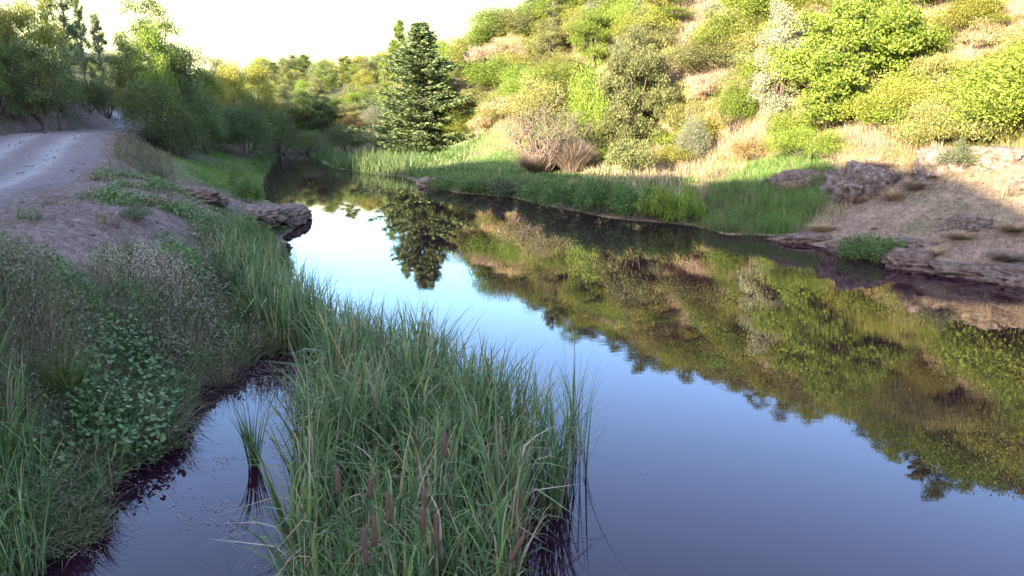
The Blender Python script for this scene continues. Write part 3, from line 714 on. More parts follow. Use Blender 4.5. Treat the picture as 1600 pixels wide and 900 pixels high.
# ---- the left side, mostly in shade
PLL = [
 ('broadleaf_tree', 'tall', 247, 0, 8, 112, 'green', 'tallest round-topped tree on the left against the sky', 'tree', None, 0, 50),
 ('broadleaf_tree', 'broad', 250, 0, 42, 76, 'bright', 'sunlit light green tree in front of the tallest left tree', 'tree', None, 1, 47),
 ('broadleaf_tree', 'broad', 300, 0, 58, 84, 'dark', 'dark open-crowned tree right of the tallest left tree', 'tree', None, 2, 52),
 ('broadleaf_tree', 'tall', 208, 0, 60, 60, 'green', 'narrow green tree left of the tallest left tree', 'tree', None, 1, 52),
 ('pine_tree', 'pine', 163, 0, 34, 52, 'conifer', 'short dark pine alone on the skyline above the road', 'tree', None, 0, 60),
 ('pine_tree', 'pine', 112, 0, -60, 84, 'conifer', 'tall thin dark pine cut off by the top of the frame', 'tree', None, 1, 50),
 ('pine_tree', 'pine', 137, 0, -2, 40, 'conifer', 'second thin pine leaning beside the tall cut-off pine', 'tree', None, 2, 54),
 ('pine_tree', 'pine', 95, 0, -5, 60, 'pine', 'lit bushy pine on the left hill crest', 'tree', None, 2, 44),
 ('broadleaf_tree', 'broad', 68, 0, 0, 92, 'yellow', 'sunlit yellow-green oak crown on the left hill', 'tree', None, 3, 42),
 ('broadleaf_tree', 'broad', 18, 0, 8, 84, 'yellow', 'sunlit yellow-green tree at the left frame edge', 'tree', None, 0, 41),
 ('broadleaf_tree', 'broad', -20, 0, 20, 90, 'green', 'green tree cut by the left frame edge', 'tree', None, 1, 37),
 ('broadleaf_tree', 'broad', 70, 0, 55, 120, 'dark', 'wide dark shaded oak halfway up the left hill', 'tree', None, 2, 39),
 ('bush', 'bigshrub', 25, 150, 70, 100, 'dark', 'dark round thicket on the left hill near the frame edge', 'bush', None, 3, None),
 ('bush', 'bigshrub', 95, 172, 100, 84, 'green', 'shaded green thicket right above the road bank', 'bush', None, 0, None),
 ('bush', 'bigshrub', 140, 176, 110, 66, 'dark', 'dark shrub at the right end of the shaded left hill', 'bush', None, 1, None),
 ('bush', 'broom', 22, 190, 118, 72, 'grey', 'grey-green feathery bush above the reddish road cutting', 'bush', None, 1, None),
 ('bush', 'broom', 58, 190, 140, 50, 'grey', 'smaller grey feathery bush right of the first above the cutting', 'bush', None, 2, None),
 ('bush', 'bigshrub', 165, 0, 110, 66, 'olive', 'olive shrub where the track disappears', 'bush', None, 2, 58),
 ('bush', 'bigshrub', 240, 0, 105, 110, 'dark', 'dark thicket under the tallest left tree', 'bush', None, 3, 46),
 ('bush', 'bigshrub', 282, 248, 152, 92, 'dark', 'dark spreading shrub on the slope right of the track', 'bush', None, 0, None),
 ('bush', 'bigshrub', 325, 0, 130, 80, 'dark', 'shaded shrub between the spreading shrub and the round willow', 'bush', None, 1, 50),
 ('bush', 'bigshrub', 385, 246, 140, 112, 'dark', 'large dark round willow bush by the far left shore', 'bush', None, 2, None),
 ('bush', 'bigshrub', 436, 241, 160, 70, 'dark', 'dark bush overhanging the far end of the pond', 'bush', None, 3, None),
 ('broadleaf_tree', 'broad', 345, 0, 88, 66, 'olive', 'brown-topped tree on the skyline right of the dark open-crowned tree', 'tree', None, 3, 68),
 ('broadleaf_tree', 'broad', 368, 0, 100, 62, 'yellow', 'sunlit yellow tree above the round willow', 'tree', None, 0, 66),
 ('broadleaf_tree', 'broad', 410, 0, 100, 70, 'yellow', 'sunlit gold-green tree just left of the valley gap', 'tree', None, 1, 72),
 ('broadleaf_tree', 'broad', 322, 0, 102, 60, 'bright', 'sunlit green tree low behind the dark open-crowned tree', 'tree', None, 2, 60),
 ('broadleaf_tree', 'tall', 445, 0, 134, 58, 'olive', 'half-lit olive tree at the head of the pond under the gap', 'tree', None, 0, 76),
 ('broadleaf_tree', 'tall', 478, 0, 138, 52, 'green', 'half-lit green tree second from the gap at the pond head', 'tree', None, 1, 78),
 ('broadleaf_tree', 'tall', 505, 0, 148, 46, 'dark', 'dark tree in the middle of the pond head', 'tree', None, 2, 77),
 ('broadleaf_tree', 'broad', 530, 0, 152, 40, 'bright', 'light green young tree at the pond head left of the conifer', 'tree', None, 3, 79),
 ('bush', 'bigshrub', 540, 240, 186, 86, 'dark', 'dark rounded bush by the water left of the conifer', 'bush', None, 0, None),
 ('bush', 'bigshrub', 550, 0, 178, 56, 'rust', 'bush with orange sunlit top behind the dark rounded bush', 'bush', None, 1, 76),
 ('bush', 'bigshrub', 585, 0, 160, 58, 'grey', 'grey shaded bush between the dark rounded bush and the conifer', 'bush', None, 2, 75),
 ('bush', 'bigshrub', 480, 240, 196, 60, 'dark', 'dark low bush at the far water edge', 'bush', None, 3, None),
 ('bush', 'shrub', 380, 306, 240, 52, 'bramble', 'fresh green leafy bush on the little meadow by the water', 'bush', None, 0, None),
 ('bush', 'low', 388, 316, 280, 56, 'bramble', 'low leafy shoots at the waterside below the meadow bush', 'bush', None, 1, None),
 ('bush', 'shrub', 248, 282, 250, 30, 'weed', 'small weedy bush on the track shoulder', 'bush', None, 2, None),
 ('bush', 'shrub', 232, 224, 190, 40, 'weed', 'dull green bush at the bend of the track', 'bush', None, 3, None),
]
for (n, k, px, b, tp, w, mt, lb, ct, gr, i, dp) in PLL: pplant(n, k, px, b, tp, w, mt, lb, ct, gr, i, dp)

# ---- shore plants along the sunny bank
for j, (px, b, tp, w, mt, lb) in enumerate([
    (700, 296, 268, 60, 'bramble', 'first leafy clump along the right shore, beyond the flat stone'),
    (745, 303, 270, 66, 'bramble', 'leafy clump on the right shore in front of the bare-branched bush'),
    (795, 308, 272, 60, 'weed', 'brownish weedy clump on the right shore'),
    (842, 318, 275, 60, 'bramble', 'shaded leafy clump on the right shore after the brownish one'),
    (890, 330, 274, 72, 'bramble', 'dense leafy clump on the right shore below the brown brush'),
    (935, 336, 276, 72, 'bramble', 'dense leafy clump on the right shore below the olive-green oak'),
    (985, 342, 280, 66, 'bramble', 'half-lit leafy clump on the right shore'),
    (1028, 346, 284, 66, 'bright', 'sunlit light green leafy clump on the right shore'),
    (1066, 350, 290, 60, 'bright', 'last sunlit leafy clump on the shore before the grass mound'),
    (1362, 404, 356, 92, 'bramble', 'single leafy bush hanging over the water between the rock ledges'),
    ]):
    pplant('shore_bush', 'low', px, b - 2, tp + 5, w * 1.3, mt, lb, 'bush', 'leafy clumps along the sunny shore', j)

# ---- hillside scatter
rng = np.random.default_rng(42)
placed = []
def scatter(n, pxa, pxb, fd, mind, fn):
    c = 0; tries = 0
    while c < n and tries < n * 40:
        tries += 1
        px = rng.uniform(pxa, pxb); d0, d1 = fd(px); d = math.sqrt(rng.uniform(d0 * d0, d1 * d1)); x = (px - 800) / F_PX * d * 1.02
        if sdq(x, d) < 2.0: continue
        if any((x - q[0]) ** 2 + (d - q[1]) ** 2 < mind ** 2 for q in placed): continue
        if any((x - q[0]) ** 2 + (d - q[1]) ** 2 < (q[2] * .8) ** 2 or (q[1] - 3.2 < d < q[1] and abs(px - q[3]) < q[4] * .8) for q in NAMED): continue
        placed.append((x, d)); fn(x, d, px); c += 1
def d_near(px): return float(np.interp(px, [680, 760, 850, 1000, 1100, 1200, 1300, 1400, 1500, 1600, 1800], [66, 57, 48, 44.5, 42, 38, 34, 30.5, 29, 27, 26]))
def d_crest(px): return float(np.interp(px, [680, 780, 870, 950, 1040, 1180, 1300, 1500, 1700, 1900], [74, 66, 66, 66, 66, 62, 59, 54, 52, 50]))
def where_on_hill(px, d):
    f = (d - d_near(px)) / (d_crest(px) - d_near(px))
    a = 'at the foot of' if f < .22 else 'low on' if f < .45 else 'halfway up' if f < .7 else 'high on' if f < .88 else 'atop'
    marks = [(668, 'the big conifer'), (855, 'the bare-branched bush'), (990, 'the olive-green oak'), (1145, 'the upright bush'), (1325, 'the large oak'), (1495, 'the spiky bush')]
    q = min(marks, key=lambda s: abs(s[0] - px)); dx = px - q[0]
    b = ('straight above ' if abs(dx) < 25 else 'just left of ' if -70 < dx < 0 else 'just right of ' if 0 < dx < 70 else 'far left of ' if dx < 0 else 'far right of ') + q[1]
    return a + ' the slope ' + b
KINDS = [('broom_bush', 'broom', 'broom', 'soft green broom', .17, 1.5, 2.1), ('dry_broom', 'broom', 'straw', 'straw-coloured broom', .13, 1.3, 1.9),
         ('dry_brush', 'broom', 'pink', 'dry pinkish brush', .13, 1.2, 2.0), ('shrub', 'shrub', 'yellow', 'rounded yellow shrub', .08, 1.4, 2.2),
         ('shrub', 'shrub', 'bright', 'light green shrub', .11, 1.5, 2.4), ('shrub', 'shrub', 'olive', 'olive shrub', .08, 1.5, 2.3),
         ('shrub', 'shrub', 'rust', 'rusty brown shrub', .025, 1.1, 1.6), ('shrub', 'shrub', 'silver', 'pale silvery shrub', .06, 1.2, 2.0), ('bush', 'bigshrub', 'bright', 'full light green bush', .07, 2.4, 3.4), ('bush', 'bigshrub', 'yellow', 'full yellow-green bush', .06, 2.2, 3.2), ('bush', 'bigshrub', 'olive', 'full olive bush', .05, 2.2, 3.2), ('bush', 'bigshrub', 'broom', 'full pale green bush', .05, 2.0, 3.0)]
KW = np.array([k[4] for k in KINDS]); KW /= KW.sum()
USED = set()
def put_hill(x, d, px):
    for t_ in range(14):
        n, k, mt, lb, _, h0, h1 = KINDS[rng.choice(len(KINDS), p=KW)]
        if lb + ' ' + where_on_hill(px, d) not in USED: break
    USED.add(lb + ' ' + where_on_hill(px, d))
    h = rng.uniform(h0, h1) * 1.1
    plant(n, k, x, d, h, h * rng.uniform(1.25, 1.8), mt, lb + ' ' + where_on_hill(px, d), 'bush', 'bushes over the sunny hillside', int(rng.integers(0, 9)), simple=True)
scatter(680, 690, 1860, lambda px: (d_near(px), d_crest(px)), .85, put_hill)
# trees along the crest (their tops close the mirrored skyline)
for px, d, h, w, kd, mt in [(760, 66, 3.0, 3.0, 'broad', 'bright'), (800, 64, 2.6, 3, 'broad', 'yellow'), (840, 64, 3.0, 3.0, 'tall', 'olive'), (895, 63, 4.4, 3.4, 'tall', 'bright'), (930, 64, 3.4, 3.0, 'broad', 'olive'),
                       (965, 62, 3.6, 3.0, 'tall', 'pine'), (1005, 62, 4.4, 3, 'tall', 'green'), (1040, 62, 3.4, 3, 'broad', 'bright'), (1080, 61, 3.8, 3, 'tall', 'pine'), (1125, 60, 3.4, 3.4, 'broad', 'olive'),
                       (1160, 58, 3.4, 3, 'tall', 'bright'), (1200, 57, 4.2, 3, 'tall', 'green'), (1240, 56, 4.6, 3.4, 'tall', 'pine'), (1285, 55, 4.2, 3.4, 'broad', 'bright'), (1330, 54, 3.2, 3, 'broad', 'olive'),
                       (1375, 52, 3.6, 3, 'tall', 'green'), (1425, 51, 4.6, 3.6, 'tall', 'bright'), (1470, 50, 5.2, 3.4, 'pine', 'pine'), (1505, 49, 6.4, 3.6, 'tall', 'green'), (1550, 48, 5.2, 3.6, 'tall', 'bright'),
                       (1600, 47, 4.6, 3.6, 'broad', 'pine'), (1660, 46, 4.6, 3.6, 'broad', 'olive'), (1720, 46, 5, 3.6, 'tall', 'green')]:
    x = (px - 800) / F_PX * d * 1.02
    plant('broadleaf_tree' if kd != 'pine' else 'pine_tree', kd, x, d, h, w, mt, {'bright': 'light green', 'yellow': 'yellow', 'olive': 'olive', 'pine': 'deep green', 'green': 'green'}[mt] + ' tree on the hill crest ' + where_on_hill(px, d).split(' slope ')[1].replace('the ', ''), 'tree', 'trees along the hill crest', int(px) % 4)
# far valley woods
FK = [('broad', 'bright', 'light green'), ('broad', 'yellow', 'yellow'), ('tall', 'green', 'green'), ('pine', 'pine', 'pointed'), ('broad', 'olive', 'olive'), ('tall', 'bright', 'tall light green'), ('tall', 'olive', 'tall olive')]
def put_far(x, d, px):
    q = ('left of the valley gap' if px < 448 else 'in the valley gap' if px < 480 else 'above the dark pond-head tree' if px < 525 else 'above the dark rounded bush' if px < 575 else
         'just left of the big conifer' if px < 640 else 'just right of the big conifer' if px < 710 else 'on the descending right ridge')
    a = 'near' if d < 92 else 'second' if d < 106 else 'third' if d < 122 else 'rear'
    for t_ in range(14):
        kd, mt, nm = FK[rng.integers(0, len(FK))]
        if (nm, a, q) not in USED: break
    USED.add((nm, a, q)); h = rng.uniform(3.0, 4.6) * (1 + (d - 80) / 200)
    plant('pine_tree' if kd == 'pine' else 'broadleaf_tree', kd, x, d, h, h * rng.uniform(.6, .95), mt, f'{nm} tree in the {a} valley row {q}', 'tree', 'trees of the far valley', int(rng.integers(0, 9)), simple=True)
scatter(120, 420, 800, lambda px: (80, 150), 2.4, put_far)
def put_left(x, d, px):
    kd, mt, nm = [('bigshrub', 'dark', 'dark'), ('bigshrub', 'green', 'green'), ('shrub', 'olive', 'low olive'), ('broom', 'grey', 'grey feathery'), ('shrub', 'dark', 'low dark')][rng.integers(0, 5)]
    rd = road_near([x], [d])[0][0]
    if rd < 6.0: return
    h = rng.uniform(1.2, 2.6)
    plant('thicket', kd, x, d, h, h * 1.5, mt, f'{nm} thicket in shade on the left hill ' + ('by the frame edge' if px < 60 else 'above the track' if px < 160 else 'beyond the bend of the track'), 'bush', 'bushes of the shaded left hill', int(rng.integers(0, 9)), simple=True)
scatter(120, -25, 300, lambda px: (38, 110), 1.7, put_left)
def put_lhead(x, d, px):
    kd, mt, nm = [('bigshrub', 'dark', 'dark'), ('broad', 'olive', 'olive'), ('bigshrub', 'green', 'green')][rng.integers(0, 3)]
    if road_near([x], [d])[0][0] < 3.2: return
    h = rng.uniform(2.2, 3.8)
    plant('undergrowth', kd, x, d, h, h * 1.3, mt, f'{nm} undergrowth in the shade ' + ('under the left trees' if px < 330 else 'behind the round willow' if px < 440 else 'at the head of the pond'), 'bush', 'undergrowth at the pond head', int(rng.integers(0, 9)), simple=True)
scatter(60, 250, 590, lambda px: (54 if px < 400 else 76, 92), 2.0, put_lhead)

# ------------------------------------------------------------------ blades, reeds, weeds (what nobody could count)
def in_poly(x, y, P):
    P = np.asarray(P); ins = np.zeros(x.shape, bool); n = len(P)
    for i in range(n):
        ax, ay = P[i]; bx, by = P[(i + 1) % n]
        ins ^= ((ay > y) != (by > y)) & (x < (bx - ax) * (y - ay) / (by - ay + 1e-12) + ax)
    return ins
def sample_poly(pxpoly, n, rng, z=0.0, near=0.0):
    """n ground points inside an outline; near > 0 favours what is close"""
    P = np.array([W(a, b, z) for a, b in pxpoly]); out = []
    lo, hi = P.min(0), P.max(0); c = 0
    while c < n:
        q = rng.uniform(lo, hi, (4000, 2)); m = in_poly(q[:, 0], q[:, 1], P)
        if near: m &= rng.random(4000) < (lo[1] / q[:, 1]) ** near
        q = q[m]; out.append(q); c += len(q)
    return np.concatenate(out)[:n]
class Blades:
    def __init__(s): s.V = []; s.F = []; s.T = []; s.n = 0
    def add(s, base, h, w, az, lean, curl, c0, c1, rng, segs=5, knee=None, taper=2.2):
        n = len(base); h = np.broadcast_to(h, (n,)); w = np.broadcast_to(w, (n,)); lean = np.broadcast_to(lean, (n,)); curl = np.broadcast_to(curl, (n,))
        dh = np.stack([np.cos(az), np.sin(az), np.zeros(n)], -1)
        fa = az + np.pi / 2 + rng.normal(size=n) * .7
        side = np.stack([np.cos(fa), np.sin(fa), np.zeros(n)], -1)
        p = base.astype(float).copy(); up = np.array([0, 0, 1.0]); Vs = []; Ts = []
        c0 = np.broadcast_to(c0, (n, 3)); c1 = np.broadcast_to(c1, (n, 3))
        for k in range(segs + 1):
            q = k / segs; ww = w * max(1 - q ** taper, .04)
            Vs += [p - side * (ww / 2)[:, None], p + side * (ww / 2)[:, None]]
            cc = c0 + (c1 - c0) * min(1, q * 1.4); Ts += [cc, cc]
            qm = (k + .5) / segs
            th = lean + curl * (qm ** 1.6 if knee is None else sstep(knee - .12, knee + .12, np.full(n, qm)))
            p = p + (h / segs)[:, None] * (dh * np.sin(th)[:, None] + up * np.cos(th)[:, None])
        k2 = 2 * (segs + 1)
        f = np.array([[2 * k, 2 * k + 1, 2 * k + 3, 2 * k + 2] for k in range(segs)])
        s.V.append(np.stack(Vs, 1).reshape(-1, 3)); s.T.append(np.stack(Ts, 1).reshape(-1, 3))
        s.F.append((np.arange(n)[:, None, None] * k2 + f[None] + s.n).reshape(-1, 4)); s.n += n * k2
    def leaves(s, c, a, L_, W_, col, rng):
        Q = leaf_quads(c, a, L_, W_, rng); n = len(Q)
        s.V.append(Q.reshape(-1, 3)); s.T.append(np.repeat(np.broadcast_to(col, (n, 3)), 4, axis=0))
        s.F.append(np.arange(n * 4).reshape(n, 4) + s.n); s.n += n * 4
    def build(s, name, parent=None, mat=None):
        me = mesh_from(name, np.concatenate(s.V), np.concatenate(s.F), 4, False, {'tint': np.concatenate(s.T)})
        return mobj(name, me, mat or TINT, parent)
def cols(rng, n, a, b, j=.15):
    t_ = rng.random((n, 1)); c = np.array(a) * (1 - t_) + np.array(b) * t_
    return np.clip(c * (1 + rng.normal(size=(n, 1)) * j), .005, .9)
def put_z(q, dz=-.02, lo=-.08): return np.concatenate([q, np.maximum(hz(q[:, 0], q[:, 1]) + dz, lo)[:, None]], 1)
G0, G1 = (.050, .098, .030), (.15, .225, .082)     # reed greens
S0, S1 = (.20, .15, .075), (.36, .30, .19)         # straw

def reeds(B, q, rng, h0=1.2, h1=1.75, w=.026, straw=.16, bent=.42, lean=.13, segs=7, zb=None):
    n = len(q); base = put_z(q) if zb is None else np.concatenate([q, np.full((n, 1), zb)], 1)
    az = rng.random(n) * 6.283
    # leaves grow in shoots of five or so
    h = (h0 + (h1 - h0) * (.5 * rng.random(n) + .5 * noise3(q[:, 0] * 7, q[:, 1] * 7, 3.3, 77) + .25)) * np.clip(.55 + (q[:, 1] - 3.5) * .1, .68, 1) * (1 + .12 * fbm(q[:, 0] * 1.1, q[:, 1] * 1.1, 0, 2, 31))
    isst = rng.random(n) < straw; c1 = np.where(isst[:, None], cols(rng, n, S0, S1), cols(rng, n, G0, G1)); c1 = np.where((rng.random(n) < .12)[:, None], c1 * np.array([1.35, 1.2, .8]), c1)
    c0 = c1 * .5 + np.array([.016, .008, .0])  # brownish feet, darkened further to paint the shaded gaps between reeds
    kind = rng.random(n)
    ln = np.abs(rng.normal(size=n)) * lean + .02; wd = w * rng.uniform(.7, 1.35, n)
    m = kind < 1 - bent
    B.add(base[m], h[m], wd[m], az[m], ln[m], rng.uniform(.05, 1.1, m.sum()), c0[m], c1[m], rng, segs)
    for kn in (.55, .7, .82):
        m = (kind >= 1 - bent) & (rng.integers(0, 3, n) == int(kn * 10) % 3)
        if m.sum(): B.add(base[m], h[m] * 1.02, wd[m] * 1.05, az[m], ln[m], rng.uniform(1.2, 2.4, m.sum()), c0[m], c1[m] * 1.15, rng, segs + 3, kn)
def shoots(q, rng, per=6, r=.035):
    return (q[:, None] + rng.normal(size=(len(q), per, 2)) * r).reshape(-1, 2)

rng = np.random.default_rng(11)
STAND = [(512, 645), (540, 592), (575, 576), (610, 592), (690, 632), (755, 676), (805, 716), (825, 760), (818, 830), (800, 900), (800, 1000), (785, 1250), (430, 1250), (450, 1000), (462, 900), (468, 800), (482, 700)]
B = Blades()
q = sample_poly(STAND, 900, rng); q = q[fbm(q[:, 0] * 2.4, q[:, 1] * 2.4, 0, 2, 19) > -.28]; reeds(B, shoots(q, rng), rng)
q = sample_poly(STAND, 420, rng, 0, 2.0); reeds(B, shoots(q, rng, 5, .05), rng, .9, 1.5, .02, .25, .85, .25)
EDGE = [(790, 690), (850, 716), (905, 742), (912, 760), (880, 800), (850, 830), (838, 760)]
q = sample_poly(EDGE, 34, rng); reeds(B, shoots(q, rng, 5, .03), rng, 1.1, 1.7, .016, .1, .3, .14)
BACK = [(350, 500), (395, 532), (455, 556), (510, 572), (565, 568), (530, 540), (478, 505), (440, 470), (405, 455), (370, 460)]
q = sample_poly(BACK, 330, rng); reeds(B, shoots(q, rng, 5, .05), rng, 1.0, 1.6, .022, .14, .35, .12)
q = sample_poly([(470, 600), (560, 572), (620, 640), (520, 690), (465, 680)], 70, rng); reeds(B, shoots(q, rng, 4, .05), rng, .6, 1.2, .017, .3, .4, .2)
# dead brown leaves low among the shoots
q = sample_poly(STAND, 2600, rng); n = len(q)
B.add(put_z(q), rng.uniform(.3, .9, n), .012, rng.random(n) * 6.283, rng.uniform(.1, .9, n), rng.uniform(.3, 1.8, n), cols(rng, n, (.05, .028, .02), (.13, .085, .05)), cols(rng, n, (.10, .06, .035), (.26, .19, .11)), rng, 4)
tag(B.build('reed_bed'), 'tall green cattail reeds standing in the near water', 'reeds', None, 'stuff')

# reeds and sedges at the left frame edge and at the near bottom
B = Blades()
q = sample_poly([(-60, 700), (40, 690), (70, 760), (60, 850), (-60, 860)], 110, rng, .5); reeds(B, shoots(q, rng, 5, .04), rng, .7, 1.15, .016, .06, .3, .25)
q = sample_poly([(120, 640), (210, 610), (230, 690), (150, 730)], 26, rng, .5); reeds(B, shoots(q, rng, 4, .03), rng, .5, .8, .013, .1, .3, .2)
tag(B.build('sedge_patch'), 'long arching sedge leaves at the left frame edge by the water', 'reeds', None, 'stuff')

# ---- left bank weeds
B = Blades(); SD = Blades()
def bank_points(n, ylo=5, yhi=26, xlo=-16, near=1.2):
    out = []; c = 0
    while c < n:
        y = ylo + (yhi - ylo) * rng.random(6000) ** 1.5; x = rng.uniform(xlo, -2.5, 6000)
        m = (sdq(x, y) > .02) & (x > -.78 * y - 1.0) & (x < 0) & (rng.random(6000) > dirt_mask(x, y) * 1.9 - .35)
        out.append(np.stack([x[m], y[m]], -1)); c += m.sum()
    return np.concatenate(out)[:n]
q = bank_points(40000); n = len(q)
lush = np.clip(.8 + .5 * fbm(q[:, 0] * .55, q[:, 1] * .55, 0, 3, 50), .1, 1.2) * np.clip(1.15 - (q[:, 1] - 13) * .08, .25, 1)
st = fbm(q[:, 0] * .7, q[:, 1] * .7, 5, 3, 60) > .12
c1 = np.where(st[:, None] & (rng.random((n, 1)) < .5), cols(rng, n, (.17, .125, .07), (.38, .30, .19)), cols(rng, n, (.07, .10, .032), (.18, .21, .085)))
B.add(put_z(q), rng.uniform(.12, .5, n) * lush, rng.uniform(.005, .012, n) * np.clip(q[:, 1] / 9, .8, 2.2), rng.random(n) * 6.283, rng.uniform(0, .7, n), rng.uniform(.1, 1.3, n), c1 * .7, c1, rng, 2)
q = bank_points(90000); n = len(q)
pj = project(q[:, 0], q[:, 1], hz(q[:, 0], q[:, 1]))
kp = 1 - .75 * np.exp(-(((pj[0] - 205) / 85) ** 2 + ((pj[1] - 650) / 95) ** 2) ** 2)
lush = kp * np.clip(.7 + .9 * fbm(q[:, 0] * 1.3, q[:, 1] * 1.3, 0, 3, 50), .08, 1.5) * np.clip(1.15 - (q[:, 1] - 13) * .08, .25, 1)
p = put_z(q); p[:, 2] += .02 + .42 * rng.random(n) ** 1.3 * lush
L_ = rng.uniform(.022, .06, n) * np.clip(q[:, 1] / 9, .9, 2.0) * (1 + .5 * noise3(q[:, 0] * 2, q[:, 1] * 2, 0, 13))
pat = fbm(q[:, 0] * 1.2, q[:, 1] * 1.2, 2, 3, 70)
c1 = np.where((pat > .1)[:, None], cols(rng, n, (.06, .105, .03), (.15, .22, .075)), cols(rng, n, (.085, .095, .04), (.20, .20, .10)))
B.leaves(p, unit(rng.normal(size=(n, 3)) + np.array([0, 0, .5])), L_, L_ * .45, c1, rng)
# fringe hanging over the water's edge
def fringe(n):
    out = []; c = 0
    while c < n:
        y = rng.uniform(4.5, 14.5, 6000); x = rng.uniform(-8, -2.0, 6000); sdv = sdq(x, y)
        m = (sdv > -.16) & (sdv < .34) & (x < 0) & (x > -.8 * y); out.append(np.stack([x[m], y[m]], -1)); c += m.sum()
    return np.concatenate(out)[:n]
q = fringe(26000); n = len(q); p = put_z(q, 0, .0); p[:, 2] += rng.random(n) ** 1.4 * .30 * np.clip(.8 + .8 * fbm(q[:, 0] * 2, q[:, 1] * 2, 0, 2, 8), .15, 1.5); L_ = rng.uniform(.02, .05, n)
B.leaves(p, unit(rng.normal(size=(n, 3)) + np.array([.3, -.2, .3])), L_, L_ * .5, cols(rng, n, (.055, .085, .028), (.15, .19, .07)), rng)
q = fringe(3600); n = len(q)
B.add(put_z(q), rng.uniform(.2, .6, n), .011, rng.normal(size=n) * .9 - .4, rng.uniform(.3, .9, n), rng.uniform(.4, 1.7, n), cols(rng, n, (.05, .06, .03), (.12, .12, .06)), cols(rng, n, (.09, .11, .04), (.27, .24, .13)), rng, 5)
# short dry bits on the bare shoulder
out = []
while sum(map(len, out)) < 16000:
    y = rng.uniform(8, 34, 5000); x = rng.uniform(-.95, -.3, 5000) * y
    m = (sdq(x, y) > .3) & (road_near(x, y)[0] > 2.2) & (dirt_mask(x, y) > .4) & (rng.random(5000) < .3 + .8 * fbm(x * 1.2, y * 1.2, 0, 3, 66)); out.append(np.stack([x[m], y[m]], -1))
q = np.concatenate(out); n = len(q)
B.add(put_z(q, -.01), rng.uniform(.02, .10, n), .008 * np.clip(q[:, 1] / 12, .8, 3), rng.random(n) * 6.283, rng.uniform(.1, 1.2, n), rng.uniform(0, .8, n), cols(rng, n, (.06, .05, .03), (.13, .10, .07)), cols(rng, n, (.09, .08, .045), (.28, .22, .15)), rng, 2)
tag(B.build('bank_weeds'), 'tangled grey-green weeds and grass covering the near left bank', 'weeds', None, 'stuff')
# pale seed heads
q = bank_points(60000, 5.5, 17, -12); pat = fbm(q[:, 0] * .9, q[:, 1] * .9, 9, 3, 80)
pz = project(q[:, 0], q[:, 1], hz(q[:, 0], q[:, 1]))
w_ = np.exp(-((pz[0] - 215) / 130) ** 2 - ((pz[1] - 450) / 85) ** 2) * 1.5 + .10
m = rng.random(len(q)) < w_ * sstep(-.15, .35, pat) * .55; q = q[m]; n = len(q)
p = put_z(q); p[:, 2] += rng.uniform(.15, .55, n)
L_ = rng.uniform(.018, .034, n) * np.clip(q[:, 1] / 9, .9, 1.6)
SD.leaves(p, unit(rng.normal(size=(n, 3)) * .5 + np.array([.5, 0, -.7])), L_, L_ * .36, cols(rng, n, (.22, .17, .13), (.46, .38, .30)), rng)
k = n // 5
SD.add(put_z(q[:k]), rng.uniform(.3, .65, k), .004, rng.random(k) * 6.283, rng.uniform(0, .35, k), rng.uniform(.1, .8, k), cols(rng, k, (.12, .09, .05), (.25, .2, .13)), cols(rng, k, (.2, .15, .1), (.36, .3, .2)), rng, 4)
tag(SD.build('seed_heads'), 'pale dry seed heads among the weeds of the near left bank', 'weeds', None, 'stuff')

# low creeping plants at the bottom left water edge
B = Blades(); q = sample_poly([(60, 780), (130, 760), (200, 715), (260, 690), (282, 640), (250, 640), (150, 700), (60, 760), (20, 850), (90, 850), (128, 820)], 9000, rng, .1); n = len(q)
p = put_z(q, 0, .0); p[:, 2] += rng.random(n) ** 1.5 * .24; L_ = rng.uniform(.018, .035, n)
g = project(p[:, 0], p[:, 1], p[:, 2])[0] < 170
B.leaves(p, unit(rng.normal(size=(n, 3)) + np.array([0, 0, .4])), L_, L_ * .4, np.where(g[:, None], cols(rng, n, (.07, .10, .025), (.16, .19, .05)), cols(rng, n, (.05, .07, .03), (.12, .14, .06))), rng)
tag(B.build('creeping_plants'), 'yellow-green creeping plants spilling onto the water at bottom left', 'plants', None, 'stuff')

# ---- grasses further away
def field(name, label, cat, polys, mat=None):
    B = Blades()
    for (P, n, z, h0, h1, w, ca, cb, curl, near) in polys:
        q = sample_poly(P, n, rng, z, near); m = sdq(q[:, 0], q[:, 1]) > -.12; q = q[m]; k = len(q)
        c1 = cols(rng, k, ca, cb)
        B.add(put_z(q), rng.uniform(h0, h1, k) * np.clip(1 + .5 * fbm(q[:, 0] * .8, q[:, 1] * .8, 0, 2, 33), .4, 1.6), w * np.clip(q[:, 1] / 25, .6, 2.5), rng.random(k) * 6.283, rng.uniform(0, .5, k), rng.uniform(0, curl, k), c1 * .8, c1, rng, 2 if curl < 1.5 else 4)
    return tag(B.build(name), label, cat, None, 'stuff')
LG0, LG1 = (.055, .11, .02), (.12, .195, .042)
field('green_grass', 'fresh green grass mound on the right shore', 'grass', [
    ([(1092, 345), (1110, 312), (1180, 296), (1250, 306), (1300, 322), (1285, 338), (1215, 352), (1140, 360)], 11000, .5, .32, .6, .016, (.06, .12, .022), (.13, .215, .045), .9, 0)])
field('sedge', 'brownish drooping sedge on the left flank of the grass mound', 'grass', [
    ([(1085, 350), (1100, 310), (1140, 300), (1170, 330), (1215, 366), (1140, 366)], 5000, .2, .3, .5, .014, (.10, .10, .04), (.24, .19, .10), 2.2, 0)])
